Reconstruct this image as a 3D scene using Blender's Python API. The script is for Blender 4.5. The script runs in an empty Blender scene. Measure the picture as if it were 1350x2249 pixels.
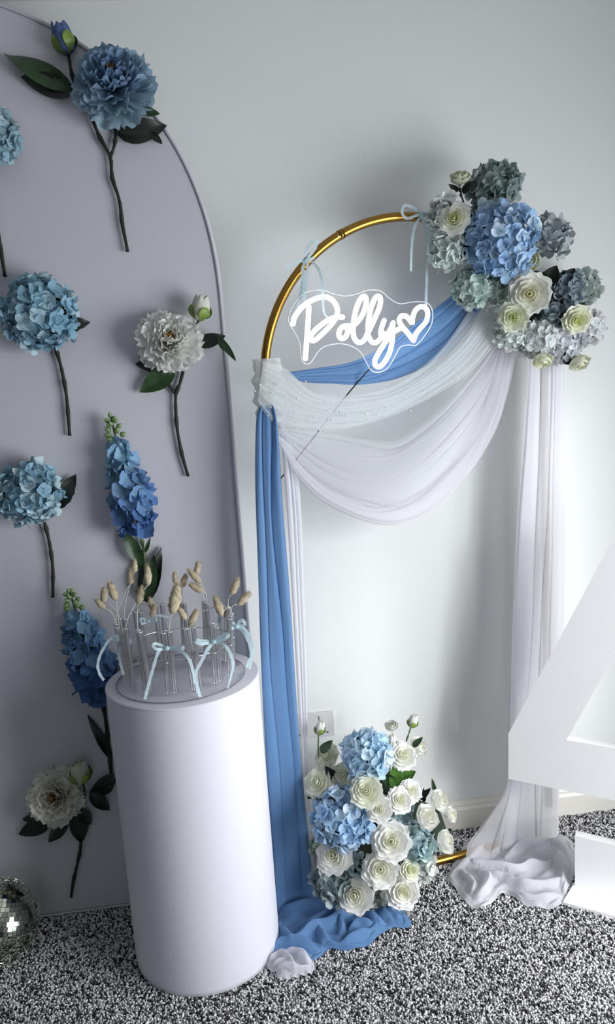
import bpy, math, random
import numpy as np
from math import sin, cos, pi, radians
from mathutils import Vector, Matrix
random.seed(7); rng = np.random.default_rng(7)
sc = bpy.context.scene; COL = sc.collection

# ------------------------------------------------------------------ camera
IW, IH, FPX = 1350, 2249, 1650.0
PITCH, YAW, ROLL = .1711, .10589, -.06456
CAM = Vector((0, -2.33403, 1.56607))
FW = Vector((sin(YAW)*cos(PITCH), cos(YAW)*cos(PITCH), -sin(PITCH)))
R0 = Vector((cos(YAW), -sin(YAW), 0)); U0 = R0.cross(FW)
RT = R0*cos(ROLL) + U0*sin(ROLL); UP = -R0*sin(ROLL) + U0*cos(ROLL)
cd = bpy.data.cameras.new('camera'); cam = bpy.data.objects.new('camera', cd); COL.objects.link(cam)
cd.sensor_fit = 'VERTICAL'; cd.sensor_height = 36; cd.lens = 36*FPX/IH; cd.clip_start = .02
m = Matrix((RT, UP, -FW)).transposed().to_4x4(); m.translation = CAM; cam.matrix_world = m
sc.camera = cam

# ------------------------------------------------------------------ light
sc.view_settings.view_transform = 'Standard'; sc.view_settings.look = 'None'
sc.view_settings.gamma = 1; sc.view_settings.use_curve_mapping = False
sc.view_settings.exposure = 0.0
wd = bpy.data.worlds.new('sky'); sc.world = wd; wd.use_nodes = True
bg = wd.node_tree.nodes['Background']; bg.inputs[0].default_value = (.80, .88, 1, 1); bg.inputs[1].default_value = 1.2
XR = 1.82                     # right wall with the patio window
def area(name, loc, look, sx, sy, power, col, spread=pi):
    l = bpy.data.lights.new(name, 'AREA'); l.shape = 'RECTANGLE'; l.size = sx; l.size_y = sy
    l.energy = power; l.color = col; l.spread = spread
    o = bpy.data.objects.new(name, l); COL.objects.link(o); o.location = loc
    o.rotation_euler = (Vector(look)-Vector(loc)).to_track_quat('-Z', 'Y').to_euler()
    return o
area('daylight_patio_window', (XR+.12, -1.68, .95), (.2, -.70, .40), 1.5, 1.6, 66, (.95, .97, 1), radians(165))
sl = bpy.data.lights.new('hazy_sun', 'SUN'); sl.energy = 1.15; sl.angle = radians(9); sl.color = (1, .985, .96)
so = bpy.data.objects.new('hazy_sun', sl); COL.objects.link(so); so.rotation_euler = Vector((-.54, .84, -.34)).to_track_quat('-Z', 'Y').to_euler()
area('added_far_fill', (-.3, -4.68, 1.45), (.3, 0, .8), 1.8, 1.2, 1.2, (.93, .96, 1))  # added weak fill from behind the camera, its source is unseen

cy = sc.cycles
cy.max_bounces = 10; cy.diffuse_bounces = 4; cy.glossy_bounces = 3; cy.transparent_max_bounces = 128
cy.transmission_bounces = 6; cy.sample_clamp_indirect = 4

# ------------------------------------------------------------------ helpers
def ray(px, py): return FW + RT*((px-IW/2)/FPX) - UP*((py-IH/2)/FPX)
def on_plane(px, py, p0, n):
    d = ray(px, py); return CAM + d*((Vector(p0)-CAM).dot(n)/d.dot(n))
def at_z(px, py, z): return on_plane(px, py, (0, 0, z), Vector((0, 0, 1)))
def at_y(px, py, y): return on_plane(px, py, (0, y, 0), Vector((0, 1, 0)))
def px_m(p): return (Vector(p)-CAM).dot(FW)/FPX       # metres per pixel at a point
ARC = Vector((.5558, -.1892, 0)); AA = .1727; AR = .4347; AH = 2.0
AD = Vector((cos(AA), sin(AA), 0)); AN = Vector((-sin(AA), cos(AA), 0))   # along the arch, towards the wall
def on_arch(px, py, off=0): return on_plane(px, py, ARC-AN*off, AN)
PY = -.181                    # front face of the arched panel
def on_panel(px, py, off=0): return at_y(px, py, PY-off)

WM = {}
def link(name, data, parent=None, mat=None, **tags):
    o = bpy.data.objects.new(name, data); COL.objects.link(o)
    M = mat if mat is not None else Matrix.Identity(4)
    if parent is not None:
        o.parent = parent; o.matrix_basis = WM[parent.name].inverted() @ M
    else: o.matrix_basis = M
    WM[o.name] = M.copy()
    for k, v in tags.items():
        if v is not None: o[k] = v
    return o
def thing(name, label, cat, loc, group=None):
    return link(name, None, None, Matrix.Translation(loc), label=label, category=cat, group=group)
def tag(o, label, cat, group=None):
    o['label'] = label; o['category'] = cat
    if group: o['group'] = group
    return o
def mk(V, F, mat=None, smooth=True, pu=None, name='mesh'):
    me = bpy.data.meshes.new(name); me.from_pydata([tuple(v) for v in V], [], F)
    if smooth: me.polygons.foreach_set('use_smooth', [True]*len(me.polygons))
    if pu is not None:
        a = me.attributes.new('pu', 'FLOAT', 'POINT'); a.data.foreach_set('value', list(map(float, pu)))
    if mat: me.materials.append(mat)
    me.update(); return me
def grid_faces(nu, nv, base=0, wrap=False):
    F = []
    for i in range(nu-1):
        for j in range(nv if wrap else nv-1):
            a = base+i*nv+j; b = base+i*nv+(j+1) % nv
            F.append((a, b, b+nv, a+nv))
    return F
def frame_m(pos, z, y=None, s=1):
    z = Vector(z).normalized(); y = Vector(y) if y is not None else Vector((0, -1, 0))
    y = y - z*y.dot(z)
    if y.length < 1e-4: y = Vector((1, .01, 0)) - z*z.x
    y.normalize(); x = y.cross(z)
    M = Matrix((x*s, y*s, z*s)).transposed().to_4x4(); M.translation = pos; return M
def cat(pts, n):
    P = [np.array(p, float) for p in pts]
    if len(P) == 2: return [P[0]+(P[1]-P[0])*t for t in np.linspace(0, 1, n)]
    P = [2*P[0]-P[1]]+P+[2*P[-1]-P[-2]]
    L = [0]
    for a, b in zip(P[1:-2], P[2:-1]): L.append(L[-1]+np.linalg.norm(b-a)+1e-9)
    out = []
    for t in np.linspace(0, L[-1], n):
        k = min(max(np.searchsorted(L, t, 'right')-1, 0), len(L)-2)
        u = (t-L[k])/(L[k+1]-L[k]); a, b, c, d = P[k:k+4]
        out.append(.5*((2*b)+(c-a)*u+(2*a-5*b+4*c-d)*u*u+(3*b-a-3*c+d)*u**3))
    return out
def tube_geo(pts, r, seg=8, V=None, F=None, closed=False):
    V = [] if V is None else V; F = [] if F is None else F
    pts = [Vector(p) for p in pts]; n = len(pts); b0 = len(V)
    rr = r if hasattr(r, '__len__') else [r]*n
    prev = None
    for i, p in enumerate(pts):
        if closed: t = pts[(i+1) % n]-pts[i-1]
        else: t = pts[min(i+1, n-1)]-pts[max(i-1, 0)]
        t.normalize()
        if prev is None:
            s = t.cross(Vector((0, 0, 1)) if abs(t.z) < .9 else Vector((0, 1, 0))).normalized()
        else: s = (prev - t*prev.dot(t)).normalized()
        prev = s; u = t.cross(s)
        for k in range(seg):
            a = 2*pi*k/seg; V.append(p + s*(cos(a)*rr[i]) + u*(sin(a)*rr[i]))
    for i in range(n if closed else n-1):
        for k in range(seg):
            a = b0+i*seg+k; b = b0+i*seg+(k+1) % seg
            c = b0+((i+1) % n)*seg+(k+1) % seg; d = b0+((i+1) % n)*seg+k
            F.append((a, b, c, d))
    if not closed:
        F.append(tuple(b0+k for k in range(seg))[::-1]); F.append(tuple(b0+(n-1)*seg+k for k in range(seg)))
    return V, F
def tube(name, pts, r, mat, parent=None, seg=8, closed=False, **t):
    V, F = tube_geo(pts, r, seg, closed=closed); return link(name, mk(V, F, mat), parent, **t) if parent is None else link(name, mk(V, F, mat), parent, Matrix.Identity(4), **t)
def box_geo(x0, x1, y0, y1, z0, z1, V=None, F=None, M=None):
    V = [] if V is None else V; F = [] if F is None else F; b = len(V)
    for x in (x0, x1):
        for y in (y0, y1):
            for z in (z0, z1):
                p = Vector((x, y, z)); V.append(M @ p if M else p)
    for f in ((0, 1, 3, 2), (4, 6, 7, 5), (0, 4, 5, 1), (2, 3, 7, 6), (0, 2, 6, 4), (1, 5, 7, 3)): F.append(tuple(b+i for i in f))
    return V, F
def bevel(o, w=.002, s=2):
    mm = o.modifiers.new('bevel', 'BEVEL'); mm.width = w; mm.segments = s; mm.limit_method = 'ANGLE'; return o
def box(name, x0, x1, y0, y1, z0, z1, mat, parent=None, bev=0, **t):
    V, F = box_geo(x0, x1, y0, y1, z0, z1); o = link(name, mk(V, F, mat, False), parent, **t)
    if bev: bevel(o, bev)
    return o

# ------------------------------------------------------------------ materials
def mat(name, col, rough=.6, metal=0, **kw):
    m = bpy.data.materials.new(name); m.use_nodes = True; b = m.node_tree.nodes['Principled BSDF']
    b.inputs['Base Color'].default_value = (*col, 1); b.inputs['Roughness'].default_value = rough; b.inputs['Metallic'].default_value = metal
    for k, v in kw.items(): b.inputs[k.replace('_', ' ')].default_value = v
    return m
def nodes(m): return m.node_tree.nodes, m.node_tree.links, m.node_tree.nodes['Principled BSDF']
def bump(m, scale, dist, detail=3):
    N, L, b = nodes(m); t = N.new('ShaderNodeTexNoise'); t.inputs['Scale'].default_value = scale; t.inputs['Detail'].default_value = detail
    tc = N.new('ShaderNodeTexCoord'); L.new(tc.outputs['Object'], t.inputs['Vector'])
    bp = N.new('ShaderNodeBump'); bp.inputs['Distance'].default_value = dist; bp.inputs['Strength'].default_value = .6
    L.new(t.outputs[0], bp.inputs['Height']); L.new(bp.outputs[0], b.inputs['Normal']); return m
def trans_mix(m, transl, tcol, alpha=1.0):
    """add translucency, and open weave (transparent) when alpha < 1"""
    N, L, b = nodes(m); out = N['Material Output']
    t = N.new('ShaderNodeBsdfTranslucent'); t.inputs[0].default_value = (*tcol, 1)
    mx = N.new('ShaderNodeMixShader'); mx.inputs[0].default_value = transl
    L.new(b.outputs[0], mx.inputs[1]); L.new(t.outputs[0], mx.inputs[2]); last = mx
    if alpha < 1:
        tr = N.new('ShaderNodeBsdfTransparent'); m2 = N.new('ShaderNodeMixShader'); m2.inputs[0].default_value = alpha
        L.new(tr.outputs[0], m2.inputs[1]); L.new(mx.outputs[0], m2.inputs[2]); last = m2
    L.new(last.outputs[0], out.inputs[0]); return m, t
def petal_mat(name, base_tint, k=.8, transl=.3, var=.12):
    """tip colour = the object's own colour; the petal base leans to base_tint"""
    m = mat(name, (1, 1, 1), .65, 0, Specular_IOR_Level=.2); N, L, b = nodes(m)
    oi = N.new('ShaderNodeObjectInfo'); at = N.new('ShaderNodeAttribute'); at.attribute_name = 'pu'
    mr = N.new('ShaderNodeMapRange'); mr.inputs[1].default_value = 0; mr.inputs[2].default_value = .75; mr.inputs[3].default_value = k; mr.inputs[4].default_value = 0
    L.new(at.outputs['Fac'], mr.inputs[0])
    mx = N.new('ShaderNodeMixRGB'); mx.blend_type = 'MULTIPLY'; mx.inputs[2].default_value = (*base_tint, 1)
    L.new(mr.outputs[0], mx.inputs[0]); L.new(oi.outputs['Color'], mx.inputs[1])
    hv = N.new('ShaderNodeHueSaturation'); rm = N.new('ShaderNodeMapRange'); rm.inputs[3].default_value = 1-var; rm.inputs[4].default_value = 1+var
    L.new(oi.outputs['Random'], rm.inputs[0]); L.new(rm.outputs[0], hv.inputs['Value']); L.new(mx.outputs[0], hv.inputs['Color'])
    L.new(hv.outputs[0], b.inputs['Base Color'])
    _, t = trans_mix(m, transl, (1, 1, 1)); L.new(hv.outputs[0], t.inputs[0]); return m
M_ = {}
M_['rosep'] = petal_mat('rose_petal', (.95, .95, .78), .8, .28, .03)
M_['hyd'] = petal_mat('hydrangea_petal', (.55, .68, .72), .8, .3, .16)
M_['peony'] = petal_mat('peony_petal', (.72, .74, .70), .7, .3, .10)
M_['delph'] = petal_mat('delphinium_petal', (.9, 1.0, .75), .6, .25, .22)
def leaf_mat(name, c1, c2):
    m = mat(name, c1, .42); N, L, b = nodes(m)
    t = N.new('ShaderNodeTexNoise'); t.inputs['Scale'].default_value = 30; r = N.new('ShaderNodeValToRGB')
    tc = N.new('ShaderNodeTexCoord'); L.new(tc.outputs['Object'], t.inputs['Vector'])
    r.color_ramp.elements[0].color = (*c1, 1); r.color_ramp.elements[1].color = (*c2, 1); r.color_ramp.elements[0].position = .35; r.color_ramp.elements[1].position = .7
    L.new(t.outputs[0], r.inputs[0]); L.new(r.outputs[0], b.inputs['Base Color']); return m
M_['leaf'] = leaf_mat('leaf_green', (.012, .035, .010), (.03, .075, .022))
M_['darkleaf'] = leaf_mat('leaf_dark', (.003, .007, .004), (.006, .013, .007))
M_['brightleaf'] = leaf_mat('leaf_bright', (.06, .16, .02), (.12, .26, .05))
M_['sepal'] = leaf_mat('sepal_green', (.10, .18, .03), (.26, .36, .06))
M_['budgreen'] = leaf_mat('bud_green', (.12, .20, .07), (.30, .42, .20))
M_['stem'] = bump(mat('stem_dark', (.012, .014, .008), .7), 90, .002)
M_['greenstem'] = mat('stem_green', (.09, .15, .05), .6)
M_['stamen'] = leaf_mat('stamen', (.16, .06, .01), (.62, .36, .05))
M_['core'] = mat('floral_foam_dark_green', (.012, .025, .012), .9)  # very dark green of the foam and foliage core
M_['panel'] = bump(mat('lilac_white_spandex', (.55, .545, .585), .75), 260, .0006)
M_['plinth'] = bump(mat('white_plinth_wrap', (.72, .71, .77), .6), 300, .0003)
M_['wall'] = bump(mat('wall_paint', (.735, .755, .745), .85), 120, .0005)
M_['ceiling'] = mat('ceiling_paint', (.72, .72, .71), .9)
M_['walld'] = mat('dark_unseen_wall', (.10, .11, .12), .9)  # unseen walls made dark so that less light bounces back
M_['skirt'] = mat('skirting_gloss', (.72, .70, .64), .4)
M_['gold'] = mat('brushed_gold', (.33, .185, .04), .28, 1.0)
M_['steel'] = mat('steel', (.75, .75, .75), .25, 1.0)
M_['white_gloss'] = mat('white_painted_board', (.93, .93, .93), .35)
M_['plastic'] = mat('white_plastic', (.62, .62, .63), .35)
M_['black'] = mat('black_cable', (.02, .02, .02), .5)
def cloth_mat(name, col, transl, alpha, rough=.7, bs=500):
    m = mat(name, col, rough, 0, Sheen_Weight=.25, Specular_IOR_Level=.25); bump(m, bs, .0004); trans_mix(m, transl, col, alpha); return m
M_['blue'] = cloth_mat('blue_chiffon', (.145, .30, .56), .30, .97)
M_['tulle'] = cloth_mat('pearl_tulle', (.88, .92, .92), .35, .42)
M_['tulle2'] = cloth_mat('gathered_tulle', (.84, .88, .88), .35, .72)
M_['chif'] = cloth_mat('white_chiffon', (.86, .85, .89), .42, .46)
M_['chifd'] = cloth_mat('white_chiffon_doubled', (.87, .87, .91), .42, .86)
M_['ribbon'] = cloth_mat('pale_blue_satin', (.64, .79, .84), .35, .94, .35)
M_['pearl'] = mat('pearl', (.80, .80, .78), .2)
def clear(name, gl=.06, tint=(1, 1, 1), rg=.12):
    m = bpy.data.materials.new(name); m.use_nodes = True; N = m.node_tree.nodes; L = m.node_tree.links; N.clear()
    o = N.new('ShaderNodeOutputMaterial'); t = N.new('ShaderNodeBsdfTransparent'); t.inputs[0].default_value = (*tint, 1)
    g = N.new('ShaderNodeBsdfGlossy'); g.inputs['Roughness'].default_value = rg; f = N.new('ShaderNodeLayerWeight'); f.inputs[0].default_value = .5
    p = N.new('ShaderNodeMath'); p.operation = 'POWER'; p.inputs[1].default_value = 5; L.new(f.outputs['Facing'], p.inputs[0])
    a = N.new('ShaderNodeMath'); a.operation = 'MULTIPLY_ADD'; a.inputs[1].default_value = .6; a.inputs[2].default_value = gl+.03; L.new(p.outputs[0], a.inputs[0])
    mx = N.new('ShaderNodeMixShader'); L.new(a.outputs[0], mx.inputs[0]); L.new(t.outputs[0], mx.inputs[1]); L.new(g.outputs[0], mx.inputs[2])
    L.new(mx.outputs[0], o.inputs[0]); return m
M_['acrylic'] = clear('clear_acrylic', .01, (.98, .985, .99))
M_['acrylic_sign'] = clear('clear_acrylic_matt', -.024, (.99, .99, .995))
M_['glass'] = clear('test_tube_glass', .34, (.99, .992, .995), .24)
M_['edge'] = mat('acrylic_edge', (.85, .9, .92), .2)
M_['darkedge'] = mat('acrylic_edge_dark', (.10, .11, .13), .3)  # dark tone for the rim of the clear plate
M_['neon'] = bpy.data.materials.new('neon_white'); M_['neon'].use_nodes = True
_n = M_['neon'].node_tree; _n.nodes.clear(); _e = _n.nodes.new('ShaderNodeEmission'); _e.inputs[0].default_value = (.93, .95, 1, 1); _e.inputs[1].default_value = 3.2
_o = _n.nodes.new('ShaderNodeOutputMaterial'); _n.links.new(_e.outputs[0], _o.inputs[0])
M_['grass'] = bump(leaf_mat('bunny_tail', (.58, .45, .26), (.84, .77, .60)), 350, .002)
M_['straw'] = mat('dry_straw', (.62, .60, .52), .6)
M_['mirror'] = mat('mirror_tile', (.80, .84, .70), .06, 1.0)
M_['grout'] = mat('mirror_ball_core', (.03, .03, .025), .6)
def speckle_mat():
    m = mat('carpet_backing', (.2, .2, .2), .95); N, L, b = nodes(m)
    tc = N.new('ShaderNodeTexCoord'); v = N.new('ShaderNodeTexVoronoi'); v.inputs['Scale'].default_value = 170
    L.new(tc.outputs['Object'], v.inputs['Vector']); r = N.new('ShaderNodeValToRGB')
    r.color_ramp.elements[0].color = (.02, .02, .022, 1); r.color_ramp.elements[1].color = (.42, .41, .42, 1)
    sp = N.new('ShaderNodeSeparateColor'); L.new(v.outputs['Color'], sp.inputs[0]); L.new(sp.outputs[0], r.inputs[0])
    L.new(r.outputs[0], b.inputs['Base Color']); bp = N.new('ShaderNodeBump'); bp.inputs['Distance'].default_value = .004
    L.new(v.outputs['Distance'], bp.inputs['Height']); L.new(bp.outputs[0], b.inputs['Normal']); return m
M_['carpet'] = speckle_mat()
def tuft_mat():
    m = mat('carpet_tuft', (.3, .3, .3), .95, 0, Specular_IOR_Level=.1); N, L, b = nodes(m)
    at = N.new('ShaderNodeAttribute'); at.attribute_name = 'pu'; r = N.new('ShaderNodeValToRGB'); e = r.color_ramp.elements
    e[0].color = (.035, .034, .038, 1); e[1].color = (.84, .83, .84, 1); e[0].position = .18; e[1].position = .62
    L.new(at.outputs['Fac'], r.inputs[0]); L.new(r.outputs[0], b.inputs['Base Color']); return m
M_['tuft'] = tuft_mat()

# ------------------------------------------------------------------ room
S = dict(kind='structure')
XL, YF, CH = -2.3, -4.6, 2.64
box('wall_back', XL, XR+.1, 0, .1, 0, CH, M_['wall'], **S)
box('wall_left', XL-.1, XL, YF, .1, 0, CH, M_['walld'], **S)
V, F = [], []
for a in ((YF, -2.75, 0, CH), (-1.0, 0, 0, CH), (-2.75, -1.0, 2.05, CH)): box_geo(XR, XR+.1, a[0], a[1], a[2], a[3], V, F)
link('wall_right', mk(V, F, M_['wall'], False), **S)
V, F = [], []
for a in ((XL, -1.3, 0, CH), (.7, XR, 0, CH), (-1.3, .7, 0, .8), (-1.3, .7, 2.1, CH)): box_geo(a[0], a[1], YF-.1, YF, a[2], a[3], V, F)
link('wall_front', mk(V, F, M_['walld'], False), **S)
box('floor', XL, XR, YF, 0, -.1, 0, M_['carpet'], **S)
box('ceiling', XL-.1, XR+.1, YF-.1, .1, CH, CH+.1, M_['ceiling'], **S)
for nm, (x0, x1, z0, z1, ax) in {'window_1': (-2.75, -1.0, 0, 2.05, 'y'), 'window_2': (-1.3, .7, .8, 2.1, 'x')}.items():  # second frame is unseen and surrounds the added fill lamp
    V, F = [], []; w = .06
    for a in ((x0, x0+w, z0, z1), (x1-w, x1, z0, z1), ((x0+x1)/2-w/2, (x0+x1)/2+w/2, z0, z1), (x0, x1, z0, z0+w), (x0, x1, z1-w, z1)):
        if ax == 'y': box_geo(XR+.02, XR+.08, a[0], a[1], a[2], a[3], V, F)
        else: box_geo(a[0], a[1], YF-.08, YF-.02, a[2], a[3], V, F)
    link(nm, mk(V, F, M_['white_gloss'], False), **S)
# skirting: board with a stepped moulded top
prof = [(0, 0), (-.017, 0), (-.017, .075), (-.012, .085), (-.012, .092), (-.007, .105), (0, .108)]
V, F = [], []
for x in (XL, XR):
    for (y, z) in prof: V.append((x, y, z))
n = len(prof)
for i in range(n-1): F.append((i, i+1, n+i+1, n+i))
link('baseboard_back', mk(V, F, M_['skirt'], False), **S)

# carpet pile near the camera: tufts joined into one mesh
def carpet():
    sp = .0053; xs = np.arange(-1.25, 1.75, sp); ys = np.arange(-1.35, -.012, sp)
    X, Y = np.meshgrid(xs, ys); X = X.ravel(); Y = Y.ravel(); n = len(X)
    X = X+rng.uniform(-.5, .5, n)*sp; Y = Y+rng.uniform(-.5, .5, n)*sp
    ang = rng.uniform(0, 2*pi, n); r = rng.uniform(.0028, .0046, n); h = rng.uniform(.004, .009, n)
    lean = rng.normal(0, .0025, (n, 2)); V = np.zeros((n, 7, 3)); 
    for k in range(3):
        a = ang+2*pi*k/3
        V[:, k, 0] = X+np.cos(a)*r*.7; V[:, k, 1] = Y+np.sin(a)*r*.7; V[:, k, 2] = 0
        V[:, 3+k, 0] = X+np.cos(a+.4)*r+lean[:, 0]*.7; V[:, 3+k, 1] = Y+np.sin(a+.4)*r+lean[:, 1]*.7; V[:, 3+k, 2] = h*.6
    V[:, 6, 0] = X+lean[:, 0]; V[:, 6, 1] = Y+lean[:, 1]; V[:, 6, 2] = h
    base = (np.arange(n)*7)[:, None]
    T = np.array([[0, 1, 4], [0, 4, 3], [1, 2, 5], [1, 5, 4], [2, 0, 3], [2, 3, 5], [3, 4, 6], [4, 5, 6], [5, 3, 6]])
    Fi = (base[:, :, None]+T[None]).reshape(-1)
    me = bpy.data.meshes.new('carpet_pile'); me.vertices.add(n*7); me.vertices.foreach_set('co', V.reshape(-1))
    nf = n*9; me.loops.add(nf*3); me.loops.foreach_set('vertex_index', Fi.astype(np.int32))
    me.polygons.add(nf); me.polygons.foreach_set('loop_start', np.arange(nf, dtype=np.int32)*3)
    me.update(calc_edges=True); me.polygons.foreach_set('use_smooth', np.ones(nf, bool))
    a = me.attributes.new('pu', 'FLOAT', 'POINT'); a.data.foreach_set('value', np.repeat(rng.uniform(0, 1, n), 7))
    me.materials.append(M_['tuft'])
    o = link('carpet_pile', me, None, label='speckled grey twist pile carpet covering the floor', category='carpet', kind='stuff')
carpet()

# ------------------------------------------------------------------ double wall socket
c = at_y(694, 1590, 0); cx, cz = c.x-.012, c.z
s = thing('wall_socket', 'white double plug socket on the wall behind the low flowers', 'socket', (cx, 0, cz))
box('face_plate', cx-.073, cx+.073, -.010, -.0005, cz-.043, cz+.043, M_['plastic'], s, .003)
for k in (-1, 1):
    r = box('rocker_switch', cx+k*.030-.008+(-.0 if k < 0 else 0), cx+k*.030+.008, -.014, -.010, cz+.008, cz+.032, M_['plastic'], s, .001)
    V, F = [], []
    for (u, w, hw, hh) in ((0, .0, .002, .004), (-.011, -.020, .0035, .002), (.011, -.020, .0035, .002)):
        box_geo(cx+k*.036+u-hw, cx+k*.036+u+hw, -.0108, -.009, cz+w-.008-hh, cz+w-.008+hh, V, F)
    link('pin_holes', mk(V, F, M_['black'], False), s)

# ------------------------------------------------------------------ arched spandex panel
XE = .0345; AXP = .87; ZC = 1.78; BZ = .83
def panel_outline(inset=0, n=40):
    P = [(XE-inset, inset)]
    for k in range(n+1):
        t = pi*k/n; ct, st = cos(t), sin(t)
        x = abs(ct)**(2/2.3)*math.copysign(1, ct); z = abs(st)**(2/2.3)
        P.append((XE-AXP+(AXP-inset)*x, ZC+(BZ-inset)*z))
    P.append((XE-2*AXP+inset, inset)); return P
pr = thing('arch_panel', 'tall arched backdrop panel in stretched pale lilac fabric with flowers pinned on', 'backdrop', (XE-AXP, PY+.015, 0))
o1 = panel_outline(.012); o2 = panel_outline(0.0); o3 = panel_outline(.024)
V = [(x, PY, z) for x, z in o1]+[(x, PY+.016, z) for x, z in o2]+[(x, PY+.032, z) for x, z in o1]; n = len(o1)
F = [tuple(range(n))[::-1], tuple(range(2*n, 3*n))]
for a in (0, n):
    for i in range(n):
        j = (i+1) % n; F.append((a+i, a+j, a+n+j, a+n+i))
link('stretch_cover', mk(V, F, M_['panel'], False), pr)
V, F = tube_geo([(x, PY-.001, z) for x, z in panel_outline(.007, 80)], .0055, 6, closed=True)
link('edge_hem', mk(V, F, M_['panel']), pr)

# ------------------------------------------------------------------ white cylinder plinth
PX, PYc, PRr, PH = -.1580, -.3850, .2030, .8080
pl = thing('cylinder_plinth', 'tall white cylinder plinth in front of the arched panel, holding the test tubes', 'plinth', (PX, PYc, 0))
def lathe(prof, seg=96, cx=0, cy=0):
    V, F = [], []
    for (r, z) in prof:
        for k in range(seg): V.append((cx+r*cos(2*pi*k/seg), cy+r*sin(2*pi*k/seg), z))
    for i in range(len(prof)-1):
        for k in range(seg):
            a = i*seg+k; b = i*seg+(k+1) % seg; F.append((a, b, b+seg, a+seg))
    return V, F
V, F = lathe([(PRr-.01, .002), (PRr-.001, .006), (PRr, .02), (PRr, PH-.012), (PRr-.001, PH-.006)], 96, PX, PYc)
link('cylinder_body', mk(V, F, M_['plinth']), pl)
V, F = lathe([(PRr+.0005, PH-.006), (PRr+.001, PH-.002), (PRr-.002, PH), (.001, PH)], 96, PX, PYc)
link('top_disc', mk(V, F, M_['plinth']), pl)
# clear plate
gx, gy = PX-.004, PYc-.006; gr = .170
cpz = PH+.0005
pt = thing('acrylic_plate', 'thin clear round acrylic plate on the plinth under the test tubes', 'plate', (gx, gy, cpz))
V, F = lathe([(gr, cpz), (gr, cpz+.004), (.001, cpz+.004)], 96, gx, gy)
link('clear_disc', mk(V, F, M_['acrylic']), pt)
V, F = tube_geo([(gx+gr*cos(a), gy+gr*sin(a), cpz+.003) for a in np.linspace(0, 2*pi, 96, endpoint=False)], .0011, 5, closed=True)
link('polished_rim', mk(V, F, M_['darkedge']), pt)

# ------------------------------------------------------------------ leaf, petal, flower builders
def leaf_mesh(L, W, fold=.25, bend=.15, wave=.05, serr=0, nu=9, mat=None, seed=0, curl=0):
    V, pu = [], []
    vs = (-1, -.5, 0, .5, 1); q = random.Random(seed)
    for i in range(nu):
        u = i/(nu-1); w = W/2*(sin(pi*min(1, u**.85))**.8)*(1-.15*u)
        if serr and i % 2: w *= 1-serr
        for v in vs:
            y = -bend*L*u*u + fold*w*abs(v) + wave*L*sin(u*7+v*2+seed)*abs(v)*.5 + curl*L*v*u*u*.6
            V.append((v*w, y, L*u)); pu.append(u)
    return mk(V, grid_faces(nu, 5), mat, True, pu, 'leaf')
def leaf(parent, base, tip, w, matn='leaf', face=None, bend=.12, fold=.3, name='leaf', seed=None, serr=0, curl=0, label=None):
    base, tip = Vector(base), Vector(tip); d = tip-base; L = d.length
    seed = random.random()*9 if seed is None else seed
    me = leaf_mesh(L, w, fold, bend, .06, serr, 11 if serr else 9, M_[matn], seed, curl)
    f = Vector(face) if face is not None else (CAM-base)
    return link(name, me, parent, frame_m(base, d, f), label=label)
def cup_petal(r0, rm, rt, h0, hm, ht, A, lip, ruf, seed, nu=7, nv=7, mat=None, notch=0):
    """a petal wrapped round +Z: radius/height run along a bezier, A = half angle"""
    V, pu = [], []; q = random.Random(seed); ph = q.random()*6; ph2 = q.random()*6
    for i in range(nu):
        u = i/(nu-1)
        rho = (1-u)**2*r0+2*u*(1-u)*rm+u*u*rt; h = (1-u)**2*h0+2*u*(1-u)*hm+u*u*ht
        wid = min(1, .35+1.3*u)*(1-.30*max(0, u-.7)/.3)
        for j in range(nv):
            v = -1+2*j/(nv-1); a = v*A*wid
            drop = (v*v)*u*u*.10*(abs(ht-h0)+.3*rt)
            rr = rho + lip*max(0, u-.62)*2.6*(.6+.4*cos(v*2)) + ruf*sin(v*5+ph)*u*u + ruf*.6*sin(v*9+ph2)*u**3
            hh = h - lip*max(0, u-.75)*3.2 - drop + ruf*.8*cos(v*6+ph2)*u*u
            V.append((rr*cos(a), rr*sin(a), hh)); pu.append(u)
    return mk(V, grid_faces(nu, nv), mat, True, pu, 'petal')
def flat_petal(L, W, cup, bend, ruf, seed, nu=7, nv=7, mat=None, ser=.0, tipw=.8):
    """petal from the origin along +X, rising in Z"""
    V, pu = [], []; q = random.Random(seed); ph = q.random()*6; ph2 = q.random()*6
    for i in range(nu):
        u = i/(nu-1); w = W/2*(.18+.82*sin(pi/2*min(1, u*1.2)))*(1 if u < .8 else 1-(1-tipw)*((u-.8)/.2)**2)
        for j in range(nv):
            v = -1+2*j/(nv-1); e = 1-.10*v*v*max(0, u-.6)/.4
            x = L*u*e + ser*L*(sin(v*9+ph)+.6*sin(v*17+ph2))*max(0, u-.75)*4
            z = cup*w*v*v + bend*L*u*u + ruf*L*(sin(v*6+ph)*u*u+.6*sin(v*11+ph2)*u**3)
            V.append((x, v*w, z)); pu.append(u)
    return mk(V, grid_faces(nu, nv), mat, True, pu, 'petal')
def add(parent, name, me, M, col=None):
    o = link(name, me, parent, M)
    if col is not None: o.color = (*col, 1)
    return o
Rz = lambda a: Matrix.Rotation(a, 4, 'Z'); Ry = lambda a: Matrix.Rotation(a, 4, 'Y'); Rx = lambda a: Matrix.Rotation(a, 4, 'X')
Sc = lambda s: Matrix.Diagonal((s, s, s, 1))
ROSE = []          # (count, petal meshes, phase, creamy factor)
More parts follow.
